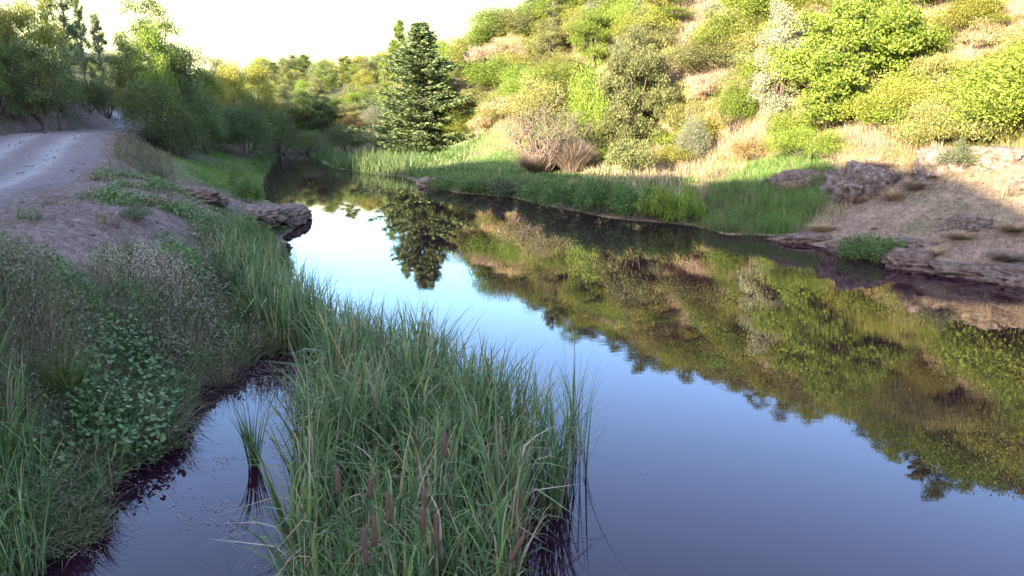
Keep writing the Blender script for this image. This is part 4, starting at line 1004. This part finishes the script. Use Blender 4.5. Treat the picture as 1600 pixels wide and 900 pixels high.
field('bank_grass', 'green grass strip above the leafy clumps of the right shore', 'grass', [
    ([(640, 262), (700, 262), (800, 268), (900, 276), (980, 284), (1090, 296), (1095, 330), (980, 318), (860, 302), (700, 286)], 14000, .5, .12, .32, .02, LG0, LG1, .9, 0),
    ([(500, 238), (600, 240), (680, 244), (760, 252), (700, 270), (600, 262), (520, 256)], 9000, .3, .15, .4, .02, (.05, .10, .02), (.11, .18, .045), .9, 0)])
field('far_reeds', 'pale stemmed green reeds along the far shore before the conifer', 'reeds', [
    ([(512, 250), (560, 252), (640, 258), (665, 272), (640, 278), (570, 271), (520, 262)], 3600, .0, .5, .95, .02, (.05, .085, .025), (.12, .16, .055), .5, 0)])
field('meadow_grass', 'short green grass of the little meadow on the left shore', 'grass', [
    ([(270, 262), (330, 246), (410, 250), (420, 280), (400, 312), (330, 302), (250, 275)], 15000, .5, .08, .22, .014, (.06, .12, .02), (.12, .20, .04), .8, 0),
    ([(395, 236), (450, 234), (520, 236), (500, 246), (440, 243), (420, 262), (395, 262)], 5000, .4, .15, .4, .025, (.05, .08, .02), (.11, .16, .045), .8, 0),
    ([(180, 210), (225, 205), (250, 240), (270, 270), (300, 292), (250, 272), (215, 240)], 3500, 2.0, .05, .2, .012, (.07, .085, .04), (.14, .14, .07), .8, 0)])
field('dry_grass', 'dry straw grass covering the right bank and the rock ledges', 'grass', [
    ([(1240, 372), (1290, 330), (1340, 300), (1500, 300), (1700, 260), (1800, 400), (1640, 430), (1500, 415), (1400, 400), (1320, 385)], 34000, .8, .04, .2, .010, (.09, .065, .04), (.26, .19, .12), 1.2, 0),
    ([(1090, 296), (1200, 270), (1330, 250), (1350, 300), (1290, 320), (1200, 298)], 9000, 1.2, .15, .45, .012, (.18, .14, .07), (.42, .33, .18), 1.2, 0),
    ([(1300, 262), (1420, 215), (1700, 190), (1800, 260), (1500, 300), (1350, 305)], 12000, 2.2, .1, .35, .012, (.18, .13, .075), (.42, .32, .2), 1.2, 0),
    ([(660, 246), (700, 225), (790, 195), (840, 230), (900, 258), (820, 262), (740, 255)], 7000, 1.2, .1, .35, .016, (.2, .15, .08), (.42, .33, .2), 1.2, 0),
    ([(880, 272), (940, 240), (1100, 238), (1210, 250), (1180, 285), (1090, 296), (980, 284)], 9000, 1.1, .2, .6, .016, (.2, .15, .07), (.44, .36, .2), 1.2, 0)])
# hillside grass
B = Blades(); out = []
while sum(map(len, out)) < 150000:
    px = rng.uniform(690, 1800, 5000); d0 = np.interp(px, [680, 760, 850, 1000, 1100, 1200, 1300, 1400, 1500, 1600, 1800], [66, 57, 48, 44.5, 40, 36, 31, 28.5, 27, 25, 24]); d1 = 70
    d = np.sqrt(rng.uniform(0, 1, 5000) * (d1 ** 2 - d0 ** 2) + d0 ** 2); x = (px - 800) / F_PX * d
    m = sdq(x, d) > 1.5; out.append(np.stack([x[m], d[m]], -1))
q = np.concatenate(out); n = len(q); pat = fbm(q[:, 0] * .25, q[:, 1] * .25, 0, 3, 90)[:, None] + rng.normal(size=(n, 1)) * .18
c1 = np.where(pat > .12, cols(rng, n, (.14, .14, .03), (.30, .28, .09)), np.where(pat > -.2, cols(rng, n, (.24, .19, .09), (.46, .37, .2)), cols(rng, n, (.2, .13, .085), (.40, .28, .2))))
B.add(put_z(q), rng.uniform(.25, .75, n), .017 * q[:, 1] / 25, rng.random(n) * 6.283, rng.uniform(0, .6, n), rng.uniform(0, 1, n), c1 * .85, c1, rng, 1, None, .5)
tag(B.build('hillside_grass'), 'straw and yellow-green grass over the sunny hillside', 'grass', None, 'stuff')
# thin tufts on the shaded left cutting
B = Blades(); out = []
while sum(map(len, out)) < 20000:
    y = rng.uniform(24, 75, 4000); x = rng.uniform(-.75, -.42, 4000) * y; rd = road_near(x, y)[0]
    m = (rd > 2.6) & (sdq(x, y) > .5) & (rng.random(4000) < .35 + .6 * fbm(x * .4, y * .4, 0, 3, 99)); out.append(np.stack([x[m], y[m]], -1))
q = np.concatenate(out); n = len(q); c1 = cols(rng, n, (.07, .075, .03), (.2, .16, .09))
B.add(put_z(q), rng.uniform(.12, .45, n), .014 * q[:, 1] / 25, rng.random(n) * 6.283, rng.uniform(0, .6, n), rng.uniform(0, 1, n), c1 * .8, c1, rng, 2)
tag(B.build('hill_tufts'), 'thin grass and weeds on the shaded slopes beside the track', 'grass', None, 'stuff')

# ------------------------------------------------------------------ single grasses and plants near by
def tuft(name, px, py, z, n, h0, h1, w, ca, cb, label, cat='grass tuft', lean=.35, curl=1.2, r=.12, segs=6, knee=None):
    wx, wy = W(px, py, z); g = float(max(hz(wx, wy), 0)); B = Blades()
    az = rng.random(n) * 6.283; rr = r * np.sqrt(rng.random(n))
    base = np.stack([np.cos(az) * rr, np.sin(az) * rr, np.full(n, -.04)], -1); c1 = cols(rng, n, ca, cb)
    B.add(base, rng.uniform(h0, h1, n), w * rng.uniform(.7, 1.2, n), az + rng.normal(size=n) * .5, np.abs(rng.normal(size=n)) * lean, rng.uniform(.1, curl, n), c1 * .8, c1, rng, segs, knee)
    o = B.build(name); o.location = (wx, wy, g); return tag(o, label, cat)
tuft('reed_tuft', 397, 727, 0, 34, .45, 1.0, .016, G0, (.10, .16, .05), 'lone tuft of reeds standing in open water left of the reed bed', 'reeds', .12, .8, .06)
tuft('reed_tuft', 895, 655, 0, 22, .7, 1.5, .012, G0, G1, 'slim reed shoots at the outer right tip of the reed bed', 'reeds', .12, .8, .10)
tuft('reed_tuft', 866, 748, 0, 20, .5, 1.2, .014, G0, (.09, .15, .045), 'green reed clump at the right edge of the bed with open water behind', 'reeds', .12, .9, .07)
tuft('reed_tuft', 905, 700, 0, 12, .8, 1.5, .010, G0, G1, 'few thin reeds leaning over open water right of the bed', 'reeds', .2, .9, .07)
tuft('grass_tuft', 85, 560, 1.2, 340, .35, .6, .008, (.09, .12, .03), (.18, .20, .06), 'large yellow-green grass tuft near the left frame edge', 'grass tuft', .55, 1.4, .2)
tuft('grass_tuft', 325, 440, .9, 260, .3, .5, .010, (.08, .16, .02), (.15, .26, .04), 'vivid green grass tuft on the bank left of the reeds', 'grass tuft', .45, 1.1, .16)
tuft('grass_tuft', 60, 845, .1, 150, .2, .36, .009, (.07, .13, .03), (.15, .22, .06), 'spiky star-shaped grass tuft at the bottom left water edge', 'grass tuft', .8, .7, .08)
tuft('grass_tuft', 372, 505, .3, 150, .4, .7, .010, (.06, .12, .025), (.11, .18, .045), 'upright green grass clump at the left end of the back reeds', 'grass tuft', .3, 1.0, .14)
tuft('grass_tuft', 345, 590, .1, 160, .35, .6, .007, (.12, .10, .05), (.24, .20, .11), 'flattened straw-coloured grass hanging over the dark inlet', 'grass tuft', .8, 1.3, .2)
tuft('grass_tuft', 290, 500, .8, 160, .4, .7, .006, (.14, .11, .06), (.3, .24, .15), 'dry buff grass clump in the middle of the weedy bank', 'grass tuft', .4, .9, .2)
tuft('reed_tuft', 955, 985, 0, 9, .3, .62, .012, G0, (.12, .18, .08), 'few reed leaves poking up at the bottom edge right of centre', 'reeds', .5, .8, .12)
tuft('reed_tuft', 385, 985, 0, 20, .35, .75, .016, G0, (.12, .18, .08), 'arching reed leaves at the bottom edge left of the reed bed', 'reeds', .5, 1.3, .12)
tuft('reed_tuft', 285, 960, 0, 5, .3, .5, .016, G0, (.10, .15, .07), 'two or three upright leaves at the bottom edge in the dark inlet', 'reeds', .15, .5, .12)
for j, (px, py, z, lb) in enumerate([(130, 302, 2.0, 'small weed tuft at the edge of the track'), (78, 318, 2.0, 'flat weed patch on the track shoulder'), (155, 300, 2.0, 'second small weed beside the track tuft'), (50, 358, 1.95, 'greyish weed patch on the bare ground at left')]):
    tuft('weed_tuft', px, py, z, 160, .08, .16, .010, (.05, .06, .03), (.11, .11, .06), lb, 'weed', .9, .8, .16, 3)

pplant('bush', 'shrub', 392, 432, 316, 96, 'bramble', 'leafy green shrub on the bank above the reeds', 'bush', i=1)
pplant('bush', 'shrub', 436, 452, 366, 66, 'weed', 'greyish willow shoots right of the leafy green shrub', 'bush', i=2)
pplant('bush', 'low', 345, 470, 400, 90, 'weed', 'low weedy bush below the leafy green shrub', 'bush', i=0)
pplant('bush', 'shrub', 215, 345, 312, 60, 'weed', 'low dull bush behind the pale boulder', 'bush', i=4)

# cattails with their brown heads
HEADBROWN = noise_mat('cattail_brown', [(.3, (.075, .042, .026)), (.7, (.145, .088, .056))], 60, .5, 260, .9, .003)
STEM = noise_mat('cattail_stem', [(.3, (.06, .08, .03)), (.7, (.12, .13, .06))], 20, .1, 60)
def lathe(prof, k=10):
    z = np.array([p[0] for p in prof]); r = np.array([p[1] for p in prof]); an = np.arange(k) / k * 2 * np.pi
    V = np.stack([r[:, None] * np.cos(an), r[:, None] * np.sin(an), np.repeat(z[:, None], k, 1)], -1).reshape(-1, 3)
    i = np.arange(len(z) * k).reshape(len(z), k)
    return V, np.stack([i[:-1], np.roll(i[:-1], -1, 1), np.roll(i[1:], -1, 1), i[1:]], -1).reshape(-1, 4)
V, Fc = lathe([(0, .002), (.004, .011), (.02, .0155), (.12, .0165), (.22, .0155), (.238, .010), (.242, .003), (.30, .0025), (.33, .0005)], 10)
head_me = mesh_from('cattail_head', V, Fc, 4, True)
CT_ = [(568, 825, 1.32, 1.1, 'thickest cattail head at the bottom centre, left of its neighbour'), (583, 808, 1.30, .95, 'cattail head just right of the thickest one'), (605, 771, 1.35, 1.0, 'upright cattail head above and right of the thickest pair'),
       (659, 798, 1.28, .8, 'dark cattail head lower middle of the bed'), (662, 768, 1.36, .75, 'short cattail head above the dark one'), (683, 800, 1.30, 1.1, 'tall cattail head rightmost in the front row'),
       (694, 680, 1.40, .9, 'single cattail head high in the bed, set back'), (527, 732, 1.34, .8, 'small cattail head at the left of the bed'), (581, 741, 1.34, .7, 'small cattail head behind the upright one'),
       (818, 822, 1.05, .9, 'cattail leaning out to the right over the water')]
for j, (px, py, zt, sc_, lb) in enumerate(CT_):
    wx, wy = W(px, py, zt); lean_ = .45 if j == 9 else rng.uniform(-.05, .05)
    e = empty('cattail', (wx - math.sin(lean_) * zt, wy, 0)); e.rotation_euler = (rng.uniform(-.04, .04), lean_, 0); tag(e, lb, 'cattail', 'brown cattail heads in the reed bed')
    hb = zt - .24 * sc_
    tb = Tubes(5); tb.limb((0, 0, -.08), (0, 0, hb + .01), .007, .0045, rng, .004, 7); mobj('stem', tb.mesh('cattail_stem'), STEM, e)
    h_ = mobj('head', head_me, HEADBROWN, e, (0, 0, hb)); h_.scale = (1.22, 1.22, sc_)
    for l in range(3):
        B = Blades(); c1 = cols(rng, 1, G0, (.11, .15, .06)); B.add(np.array([[.01 * l, 0, -.05]]), np.array([rng.uniform(1.0, 1.5)]), .015, np.array([rng.random() * 6.283]), rng.uniform(.03, .15), rng.uniform(.2, 1.4), c1 * .8, c1, rng, 8)
        B.build('leaf', e)

# broad-leaved plant by the dark inlet: every leaf a part
k = 7; s_ = np.linspace(0, 1, k); wd = .5 * np.sin(np.pi * s_ ** .75) ** .8; wd[0] = wd[-1] = .02
V = np.concatenate([np.stack([s_ - .5, wd * .9, .10 * wd - .12 * (s_ - .5) ** 2 * 2], -1), np.stack([s_ - .5, s_ * 0, -.06 * np.sin(np.pi * s_) - .12 * (s_ - .5) ** 2 * 2], -1), np.stack([s_ - .5, -wd * .9, .10 * wd - .12 * (s_ - .5) ** 2 * 2], -1)])
a = np.arange(k - 1); Fc = np.concatenate([np.stack([a, a + k, a + k + 1, a + 1], -1), np.stack([a + k, a + 2 * k, a + 2 * k + 1, a + k + 1], -1)])
LEAFM = []
for v in (.2, .5, .75, .9): LEAFM.append(mesh_from('leaf', V, Fc, 4, True, {'var': np.full(len(V), v)}))
FM['broadl'] = foliage('leaves_broad', (.05, .10, .028), (.12, .19, .058), None, .2, .5, .6)
def leafy(px0, px1, py0, py1, n, size, label, zup=.42):
    cx, cy, cz = ground_at((px0 + px1) / 2, (py0 + py1) / 2 + 30)
    e = empty('broadleaf_plant', (cx, cy, cz)); tag(e, label, 'plant'); tb = Tubes(4); k = 0
    ec = np.array([cx, cy, cz])
    for t_ in range(n * 6):
        if k >= n: break
        px, py = rng.uniform(px0, px1), rng.uniform(py0, py1)
        if ((px - (px0 + px1) / 2) / ((px1 - px0) / 2)) ** 2 + ((py - (py0 + py1) / 2) / ((py1 - py0) / 2)) ** 2 > 1: continue
        x, y, z = ground_at(px, py); up = rng.random() ** .8 * zup
        # hang leaves over the edge of the bank too
        p = np.array([x + rng.normal() * .04, y + rng.normal() * .06 - up * .2, max(z, .02) + up])
        o = mobj('leaf', LEAFM[int(rng.integers(0, 4))], FM['broadl'], e, tuple(p - ec)); s = size * rng.uniform(.6, 1.25)
        o.scale = (s, s, s); o.rotation_euler = (rng.normal() * .45 + .25, rng.normal() * .45, rng.random() * 6.283); k += 1
        if k % 5 == 0: tb.limb(np.array([x, y, max(z, 0) - .05]) - ec, p - ec, .005, .003, rng, .1, 4)
    tag(mobj('stems', tb.mesh('plant_stems'), STEM, e), kind='stuff')
    Bq = []
    for t_ in range(int(n * 4.5)):
        an = rng.random() * 6.283; rr = math.sqrt(rng.random())
        px = (px0 + px1) / 2 + math.cos(an) * rr * (px1 - px0) / 2; py = (py0 + py1) / 2 + math.sin(an) * rr * (py1 - py0) / 2
        x, y, z = ground_at(px, py); up = rng.random() * zup
        Bq.append((x, y - up * .2, max(z, .02) + up))
    Bq = np.array(Bq) - ec; m_ = len(Bq); lv = V[None] * (size * rng.uniform(.5, 1.0, m_))[:, None, None]
    e3 = rng.normal(size=(m_, 2)) * .45; yaw = rng.random(m_) * 6.283
    lv = np.stack([lv[..., 0], lv[..., 1] - 0 * lv[..., 2], lv[..., 2] + lv[..., 0] * e3[:, 0:1] + lv[..., 1] * (e3[:, 1:2])], -1)
    cx_, sx_ = np.cos(yaw)[:, None], np.sin(yaw)[:, None]
    lv = np.stack([lv[..., 0] * cx_ - lv[..., 1] * sx_, lv[..., 0] * sx_ + lv[..., 1] * cx_, lv[..., 2]], -1) + Bq[:, None]
    F2 = (Fc[None] + (np.arange(m_) * len(V))[:, None, None]).reshape(-1, 4)
    tag(mobj('small_leaves', mesh_from('small_leaves', lv.reshape(-1, 3), F2, 4, True, {'var': np.repeat(rng.random(m_) * .9, len(V))}), FM['broadl'], e), kind='stuff')
leafy(115, 292, 565, 740, 290, .075, 'broad-leaved green plant spilling over the bank beside the dark inlet')
leafy(150, 250, 535, 600, 110, .06, 'paler leafy plant above the broad-leaved one on the left bank', .55)
leafy(30, 140, 690, 770, 70, .07, 'few rounded leaves at the lower left behind the long sedge', .25)

# ------------------------------------------------------------------ rocks
import bmesh
def icos(sub):
    bm = bmesh.new(); bmesh.ops.create_icosphere(bm, subdivisions=sub, radius=1.0)
    V = np.array([v.co[:] for v in bm.verts]); Fc = np.array([[v.index for v in f.verts] for f in bm.faces]); bm.free(); return V, Fc
IV, IF = icos(5)
ROCKG = noise_mat('rock_grey_lichen', [(.32, (.048, .036, .026)), (.46, (.115, .085, .062)), (.56, (.17, .13, .095)), (.66, (.28, .235, .19)), (.8, (.38, .33, .28))], 5.5, 1.0, 17, .95, .07, 14)
ROCKP = noise_mat('rock_pale', [(.32, (.10, .07, .05)), (.5, (.19, .145, .105)), (.66, (.32, .26, .20))], 5.5, 1.0, 17, .95, .07, 14)
ROCKB = noise_mat('rock_brown', [(.3, (.065, .044, .030)), (.5, (.135, .095, .068)), (.66, (.23, .175, .13))], 5.5, 1.0, 17, .95, .07, 14)
def rock(x, y, z, dims, rz, mat, label, seed, strata=.3, name='rock', cat='rock', rough=.24):
    d = IV.copy(); n_ = fbm(d[:, 0] * 1.3 + seed, d[:, 1] * 1.3, d[:, 2] * 1.3, 5, seed); 
    sharp = np.sign(d) * np.abs(d) ** .75
    r = 1 + rough * n_ - .10 * np.abs(fbm(d[:, 0] * 4, d[:, 1] * 4 + seed, d[:, 2] * 4, 4, seed + 5))
    p = sharp * r[:, None]
    # bedding steps
    lay = p[:, 2] * 3.3 + 1.6 * fbm(d[:, 0] * 1.5, d[:, 1] * 1.5, seed, 3, seed)
    step = (lay - np.floor(lay)); stp = 1 + strata * .05 * (sstep(.0, .25, step) - sstep(.75, 1., step)); p[:, :2] *= stp[:, None]
    cr = 1 - np.abs(fbm(d[:, 0] * 3.2 + 5, d[:, 1] * 3.2, d[:, 2] * 2.2 + seed, 3, seed + 20)) * 5
    p = p + d * (.10 * fbm(d[:, 0] * 8, d[:, 1] * 8, d[:, 2] * 10 + seed, 4, seed + 9) - .10 * np.clip(cr, 0, 1))[:, None]
    p = p * np.array(dims) / 2
    me = mesh_from('rock', p, IF, 3, True)
    o = mobj(name, me, mat); o.location = (x, y, z); o.rotation_euler = (0, 0, rz); return tag(o, label, cat)
def prock(px, py, wpx, hpx, deep, rz, mat, label, seed, dz=0, **kw):
    """px, py: middle of the rock's foot; wpx, hpx: seen width and height"""
    x, y, z = ground_at(px, py); mp_ = m_per_px(x, y, z)
    return rock(x, y + deep * .35, z + hpx * mp_ * .12 + dz, (wpx * mp_, deep, hpx * mp_ * 1.7), rz, mat, label, seed, **kw)
prock(1362, 306, 118, 56, 2.2, .2, ROCKG, 'large mottled grey rock outcrop in the middle of the right bank', 3, dz=-.28, rough=.3)
prock(1262, 290, 110, 34, 1.8, 0, ROCKB, 'low dark rock mound with dry grass left of the large outcrop', 4, dz=-.28)
prock(1500, 262, 100, 38, 2.4, -.3, ROCKP, 'pale sunlit rock outcrop with a spiky bush at the right', 5, dz=-.15)
prock(1590, 250, 110, 26, 2.5, .3, ROCKP, 'pale flat rock at the right edge above the shaded bank', 6, dz=-.1)
prock(1607, 302, 44, 18, .6, .2, ROCKG, 'small dark jutting stone at the right frame edge', 7)
prock(1545, 350, 110, 26, 1.6, -.3, ROCKG, 'flat cracked grey rock slab in the shaded dry grass at right', 8, dz=-.36)
prock(1450, 385, 90, 14, 1.1, -.4, ROCKG, 'low grey rock rib left of the cracked slab', 9, dz=-.08)
prock(1265, 378, 100, 12, .8, -.2, ROCKB, 'thin rock ledge at the waterline right of the grass mound', 10, dz=-.02)
prock(1440, 418, 95, 30, 1.3, -.35, ROCKB, 'brown rock ledge rising from the water right of the hanging bush', 11, dz=-.14)
prock(1530, 432, 130, 26, 1.5, -.3, ROCKB, 'long brown rock ledge along the water at the right edge', 12, dz=-.14)
prock(1640, 444, 150, 30, 1.7, -.3, ROCKB, 'rock ledge leaving the frame at the right edge', 13, dz=-.14)
prock(1322, 392, 56, 12, .7, -.2, ROCKB, 'small rock ledge left of the hanging bush', 14, dz=-.02)
prock(676, 290, 52, 14, 1.6, .1, ROCKP, 'flat pale stone at the far bend of the right shore', 15)
prock(430, 346, 72, 22, 3.4, .1, ROCKB, 'rounded rock nose jutting into the pond from the left', 16, dz=-.08, strata=.4, rough=.15)
prock(372, 330, 120, 18, 3.0, .25, ROCKB, 'flat rock shelf running from the track to the rock nose', 17, strata=.3, dz=-.34, rough=.15)
prock(288, 300, 80, 14, 1.6, .4, ROCKB, 'rough low rock rib at the top of the left bank', 18, dz=-.16)
prock(330, 318, 40, 10, .7, .4, ROCKG, 'dark broken rock on the flat rock shelf', 19, dz=.02)
prock(166, 352, 34, 19, .34, .3, ROCKP, 'pale boulder lying in the weeds by the track', 20, rough=.18)
prock(172, 487, 20, 9, .16, .0, ROCKP, 'small grey stone half hidden in the weeds', 21, rough=.2)
prock(238, 466, 12, 7, .1, .0, ROCKP, 'little pale stone above the hidden grey one', 22, rough=.2)
for j, (px, py, w, h, lb) in enumerate([(1300, 300, 40, 34, 'left foot of the large grey outcrop'), (1336, 316, 44, 26, 'front of the large grey outcrop'), (1395, 312, 44, 30, 'right foot of the large grey outcrop'), (1428, 296, 50, 30, 'right of the large grey outcrop'),
        (1238, 300, 50, 30, 'left end of the low dark mound'), (1440, 268, 50, 38, 'left foot of the pale sunlit rock'), (1465, 250, 60, 44, 'shadow beside the pale sunlit rock'), (1500, 372, 50, 20, 'foot of the cracked slab'), (1585, 360, 60, 22, 'right of the cracked slab'),
        (1575, 405, 70, 24, 'top of the long shore ledge'), (1460, 398, 50, 20, 'top of the ledge by the hanging bush'), (1285, 360, 50, 22, 'thin ledge right of the grass mound'), (1360, 262, 70, 24, 'top of the large grey outcrop')]):
    pplant('dry_tussock', 'tussock', px, py, py - h, w, 'straw' if j % 3 else 'pink', 'dry grass tussock at the ' + lb, 'grass tuft', 'dry tussocks round the bank rocks', j)
vs, fs, c = [], [], 0; SV_, SF_ = icos(1)
for (P_, z_, n_) in [([(1240, 372), (1300, 330), (1500, 300), (1640, 270), (1700, 420), (1500, 415), (1320, 388)], .9, 260), ([(230, 300), (300, 290), (460, 335), (440, 352), (330, 335)], 1.0, 200), ([(0, 350), (180, 320), (330, 335), (300, 370), (100, 400), (0, 410)], 1.8, 260), ([(-20, 205), (110, 204), (190, 196), (190, 176), (100, 182), (0, 175)], 3.2, 160)]:
    q = sample_poly(P_, n_, rng, z_); q = q[sdq(q[:, 0], q[:, 1]) > -.05]
    for (x, y) in q:
        r_ = rng.uniform(.015, .05) * (2.0 if rng.random() < .08 else 1) * min(y / 20, 1.5)
        vs.append(SV_ * (1 + .25 * rng.normal(size=SV_.shape)) * np.array([r_, r_, r_ * .6]) + np.array([x, y, float(hz(x, y))])); fs.append(SF_ + c); c += len(SV_)
tag(mobj('bank_stones', mesh_from('bank_stones', np.concatenate(vs), np.concatenate(fs), 3), ROCKB), 'small brown stones scattered over the bare banks', 'stones', None, 'stuff')
# loose stones of the track as one scatter
SV_, SF_ = icos(1); vs, fs, c = [], [], 0
for j in range(900):
    i_ = rng.integers(150, 330); cpt = RC[i_]; o_ = rng.uniform(-3.6, 3.6); tt = RC[i_ + 1, :2] - RC[i_ - 1, :2]; tt = tt / np.linalg.norm(tt)
    x, y = cpt[0] + tt[1] * o_, cpt[1] - tt[0] * o_
    zz = float(cpt[2]) + .02 if abs(o_) < 2.1 else float(hz(x, y))
    r_ = rng.uniform(.012, .04) * (1.6 if rng.random() < .1 else 1)
    vs.append(SV_ * (1 + .25 * rng.normal(size=SV_.shape)) * np.array([r_, r_, r_ * .6]) + np.array([x, y, zz])); fs.append(SF_ + c); c += len(SV_)
tag(mobj('loose_stones', mesh_from('loose_stones', np.concatenate(vs), np.concatenate(fs), 3), ROCKP), 'loose pale stones strewn over the track and its shoulder', 'stones', None, 'stuff')

# ------------------------------------------------------------------ what floats on the water
B = Blades()
def drift(px, py, rx, ry, n, s0=.012, s1=.034):
    n = int(n * 1.5)
    p = np.stack([px + rng.normal(size=n) * rx * .5, py + rng.normal(size=n) * ry * .5], -1)
    q = np.array([W(a, b) for a, b in p]); q = q[(sdq(q[:, 0], q[:, 1]) < .02) & (fbm(q[:, 0] * 3, q[:, 1] * 6, 0, 3, 71) + .12 * rng.normal(size=len(q)) > .02)]; k = len(q)
    if not k: return
    L_ = rng.uniform(s0, s1, k); an = rng.random(k) * 6.283
    c = np.concatenate([q, rng.uniform(.004, .014, (k, 1))], 1); ax = np.stack([np.cos(an), np.sin(an), rng.normal(size=k) * .12], -1); ax = unit(ax)
    bx = np.stack([-np.sin(an), np.cos(an), rng.normal(size=k) * .12], -1); bx = unit(bx); Wd = L_ * rng.uniform(.3, .6, k)
    Q = np.stack([c - ax * L_[:, None] / 2, c + bx * Wd[:, None] / 2, c + ax * L_[:, None] / 2, c - bx * Wd[:, None] / 2], 1)
    B.V.append(Q.reshape(-1, 3)); B.T.append(np.repeat(cols(rng, k, (.07, .05, .042), (.30, .24, .20)), 4, axis=0)); B.F.append(np.arange(k * 4).reshape(k, 4) + B.n); B.n += k * 4
for a_ in [(430, 575, 90, 28, 900), (480, 560, 60, 20, 400), (400, 595, 110, 26, 500), (470, 630, 60, 60, 500), (450, 600, 90, 50, 500), (340, 712, 44, 22, 190), (322, 700, 40, 12, 90), (420, 694, 50, 14, 90), (262, 780, 34, 30, 120),
           (265, 765, 40, 14, 60), (330, 788, 28, 26, 60), (362, 822, 34, 12, 70), (360, 842, 30, 14, 60), (290, 825, 20, 26, 40), (200, 755, 30, 14, 40), (222, 800, 16, 8, 14), (110, 872, 60, 18, 130), (150, 845, 50, 16, 60),
           (60, 888, 60, 14, 90), (30, 900, 60, 16, 60), (300, 745, 120, 60, 60), (380, 800, 60, 100, 40), (460, 852, 20, 10, 30), (1250, 372, 60, 8, 26), (1320, 402, 60, 8, 22), (1240, 385, 60, 10, 20), (1480, 450, 120, 12, 30), (560, 900, 300, 120, 300), (1300, 430, 200, 20, 30), (1150, 395, 200, 20, 24), (1100, 700, 900, 300, 26), (760, 330, 240, 14, 30), (900, 640, 60, 60, 20)]: drift(*a_)
n = 70; q = sample_poly([(380, 600), (520, 580), (560, 640), (450, 680)], n, rng); 
B.add(np.concatenate([q, np.full((n, 1), .01)], 1), rng.uniform(.15, .5, n), .008, rng.random(n) * 6.283, np.full(n, 1.5), rng.uniform(-.1, .05, n), cols(rng, n, (.12, .08, .06), (.3, .22, .17)), cols(rng, n, (.2, .14, .1), (.36, .28, .22)), rng, 3)
tag(B.build('floating_litter', None, LITTER), 'dead leaves and plant scraps floating in the dark inlet', 'leaf litter', None, 'stuff')
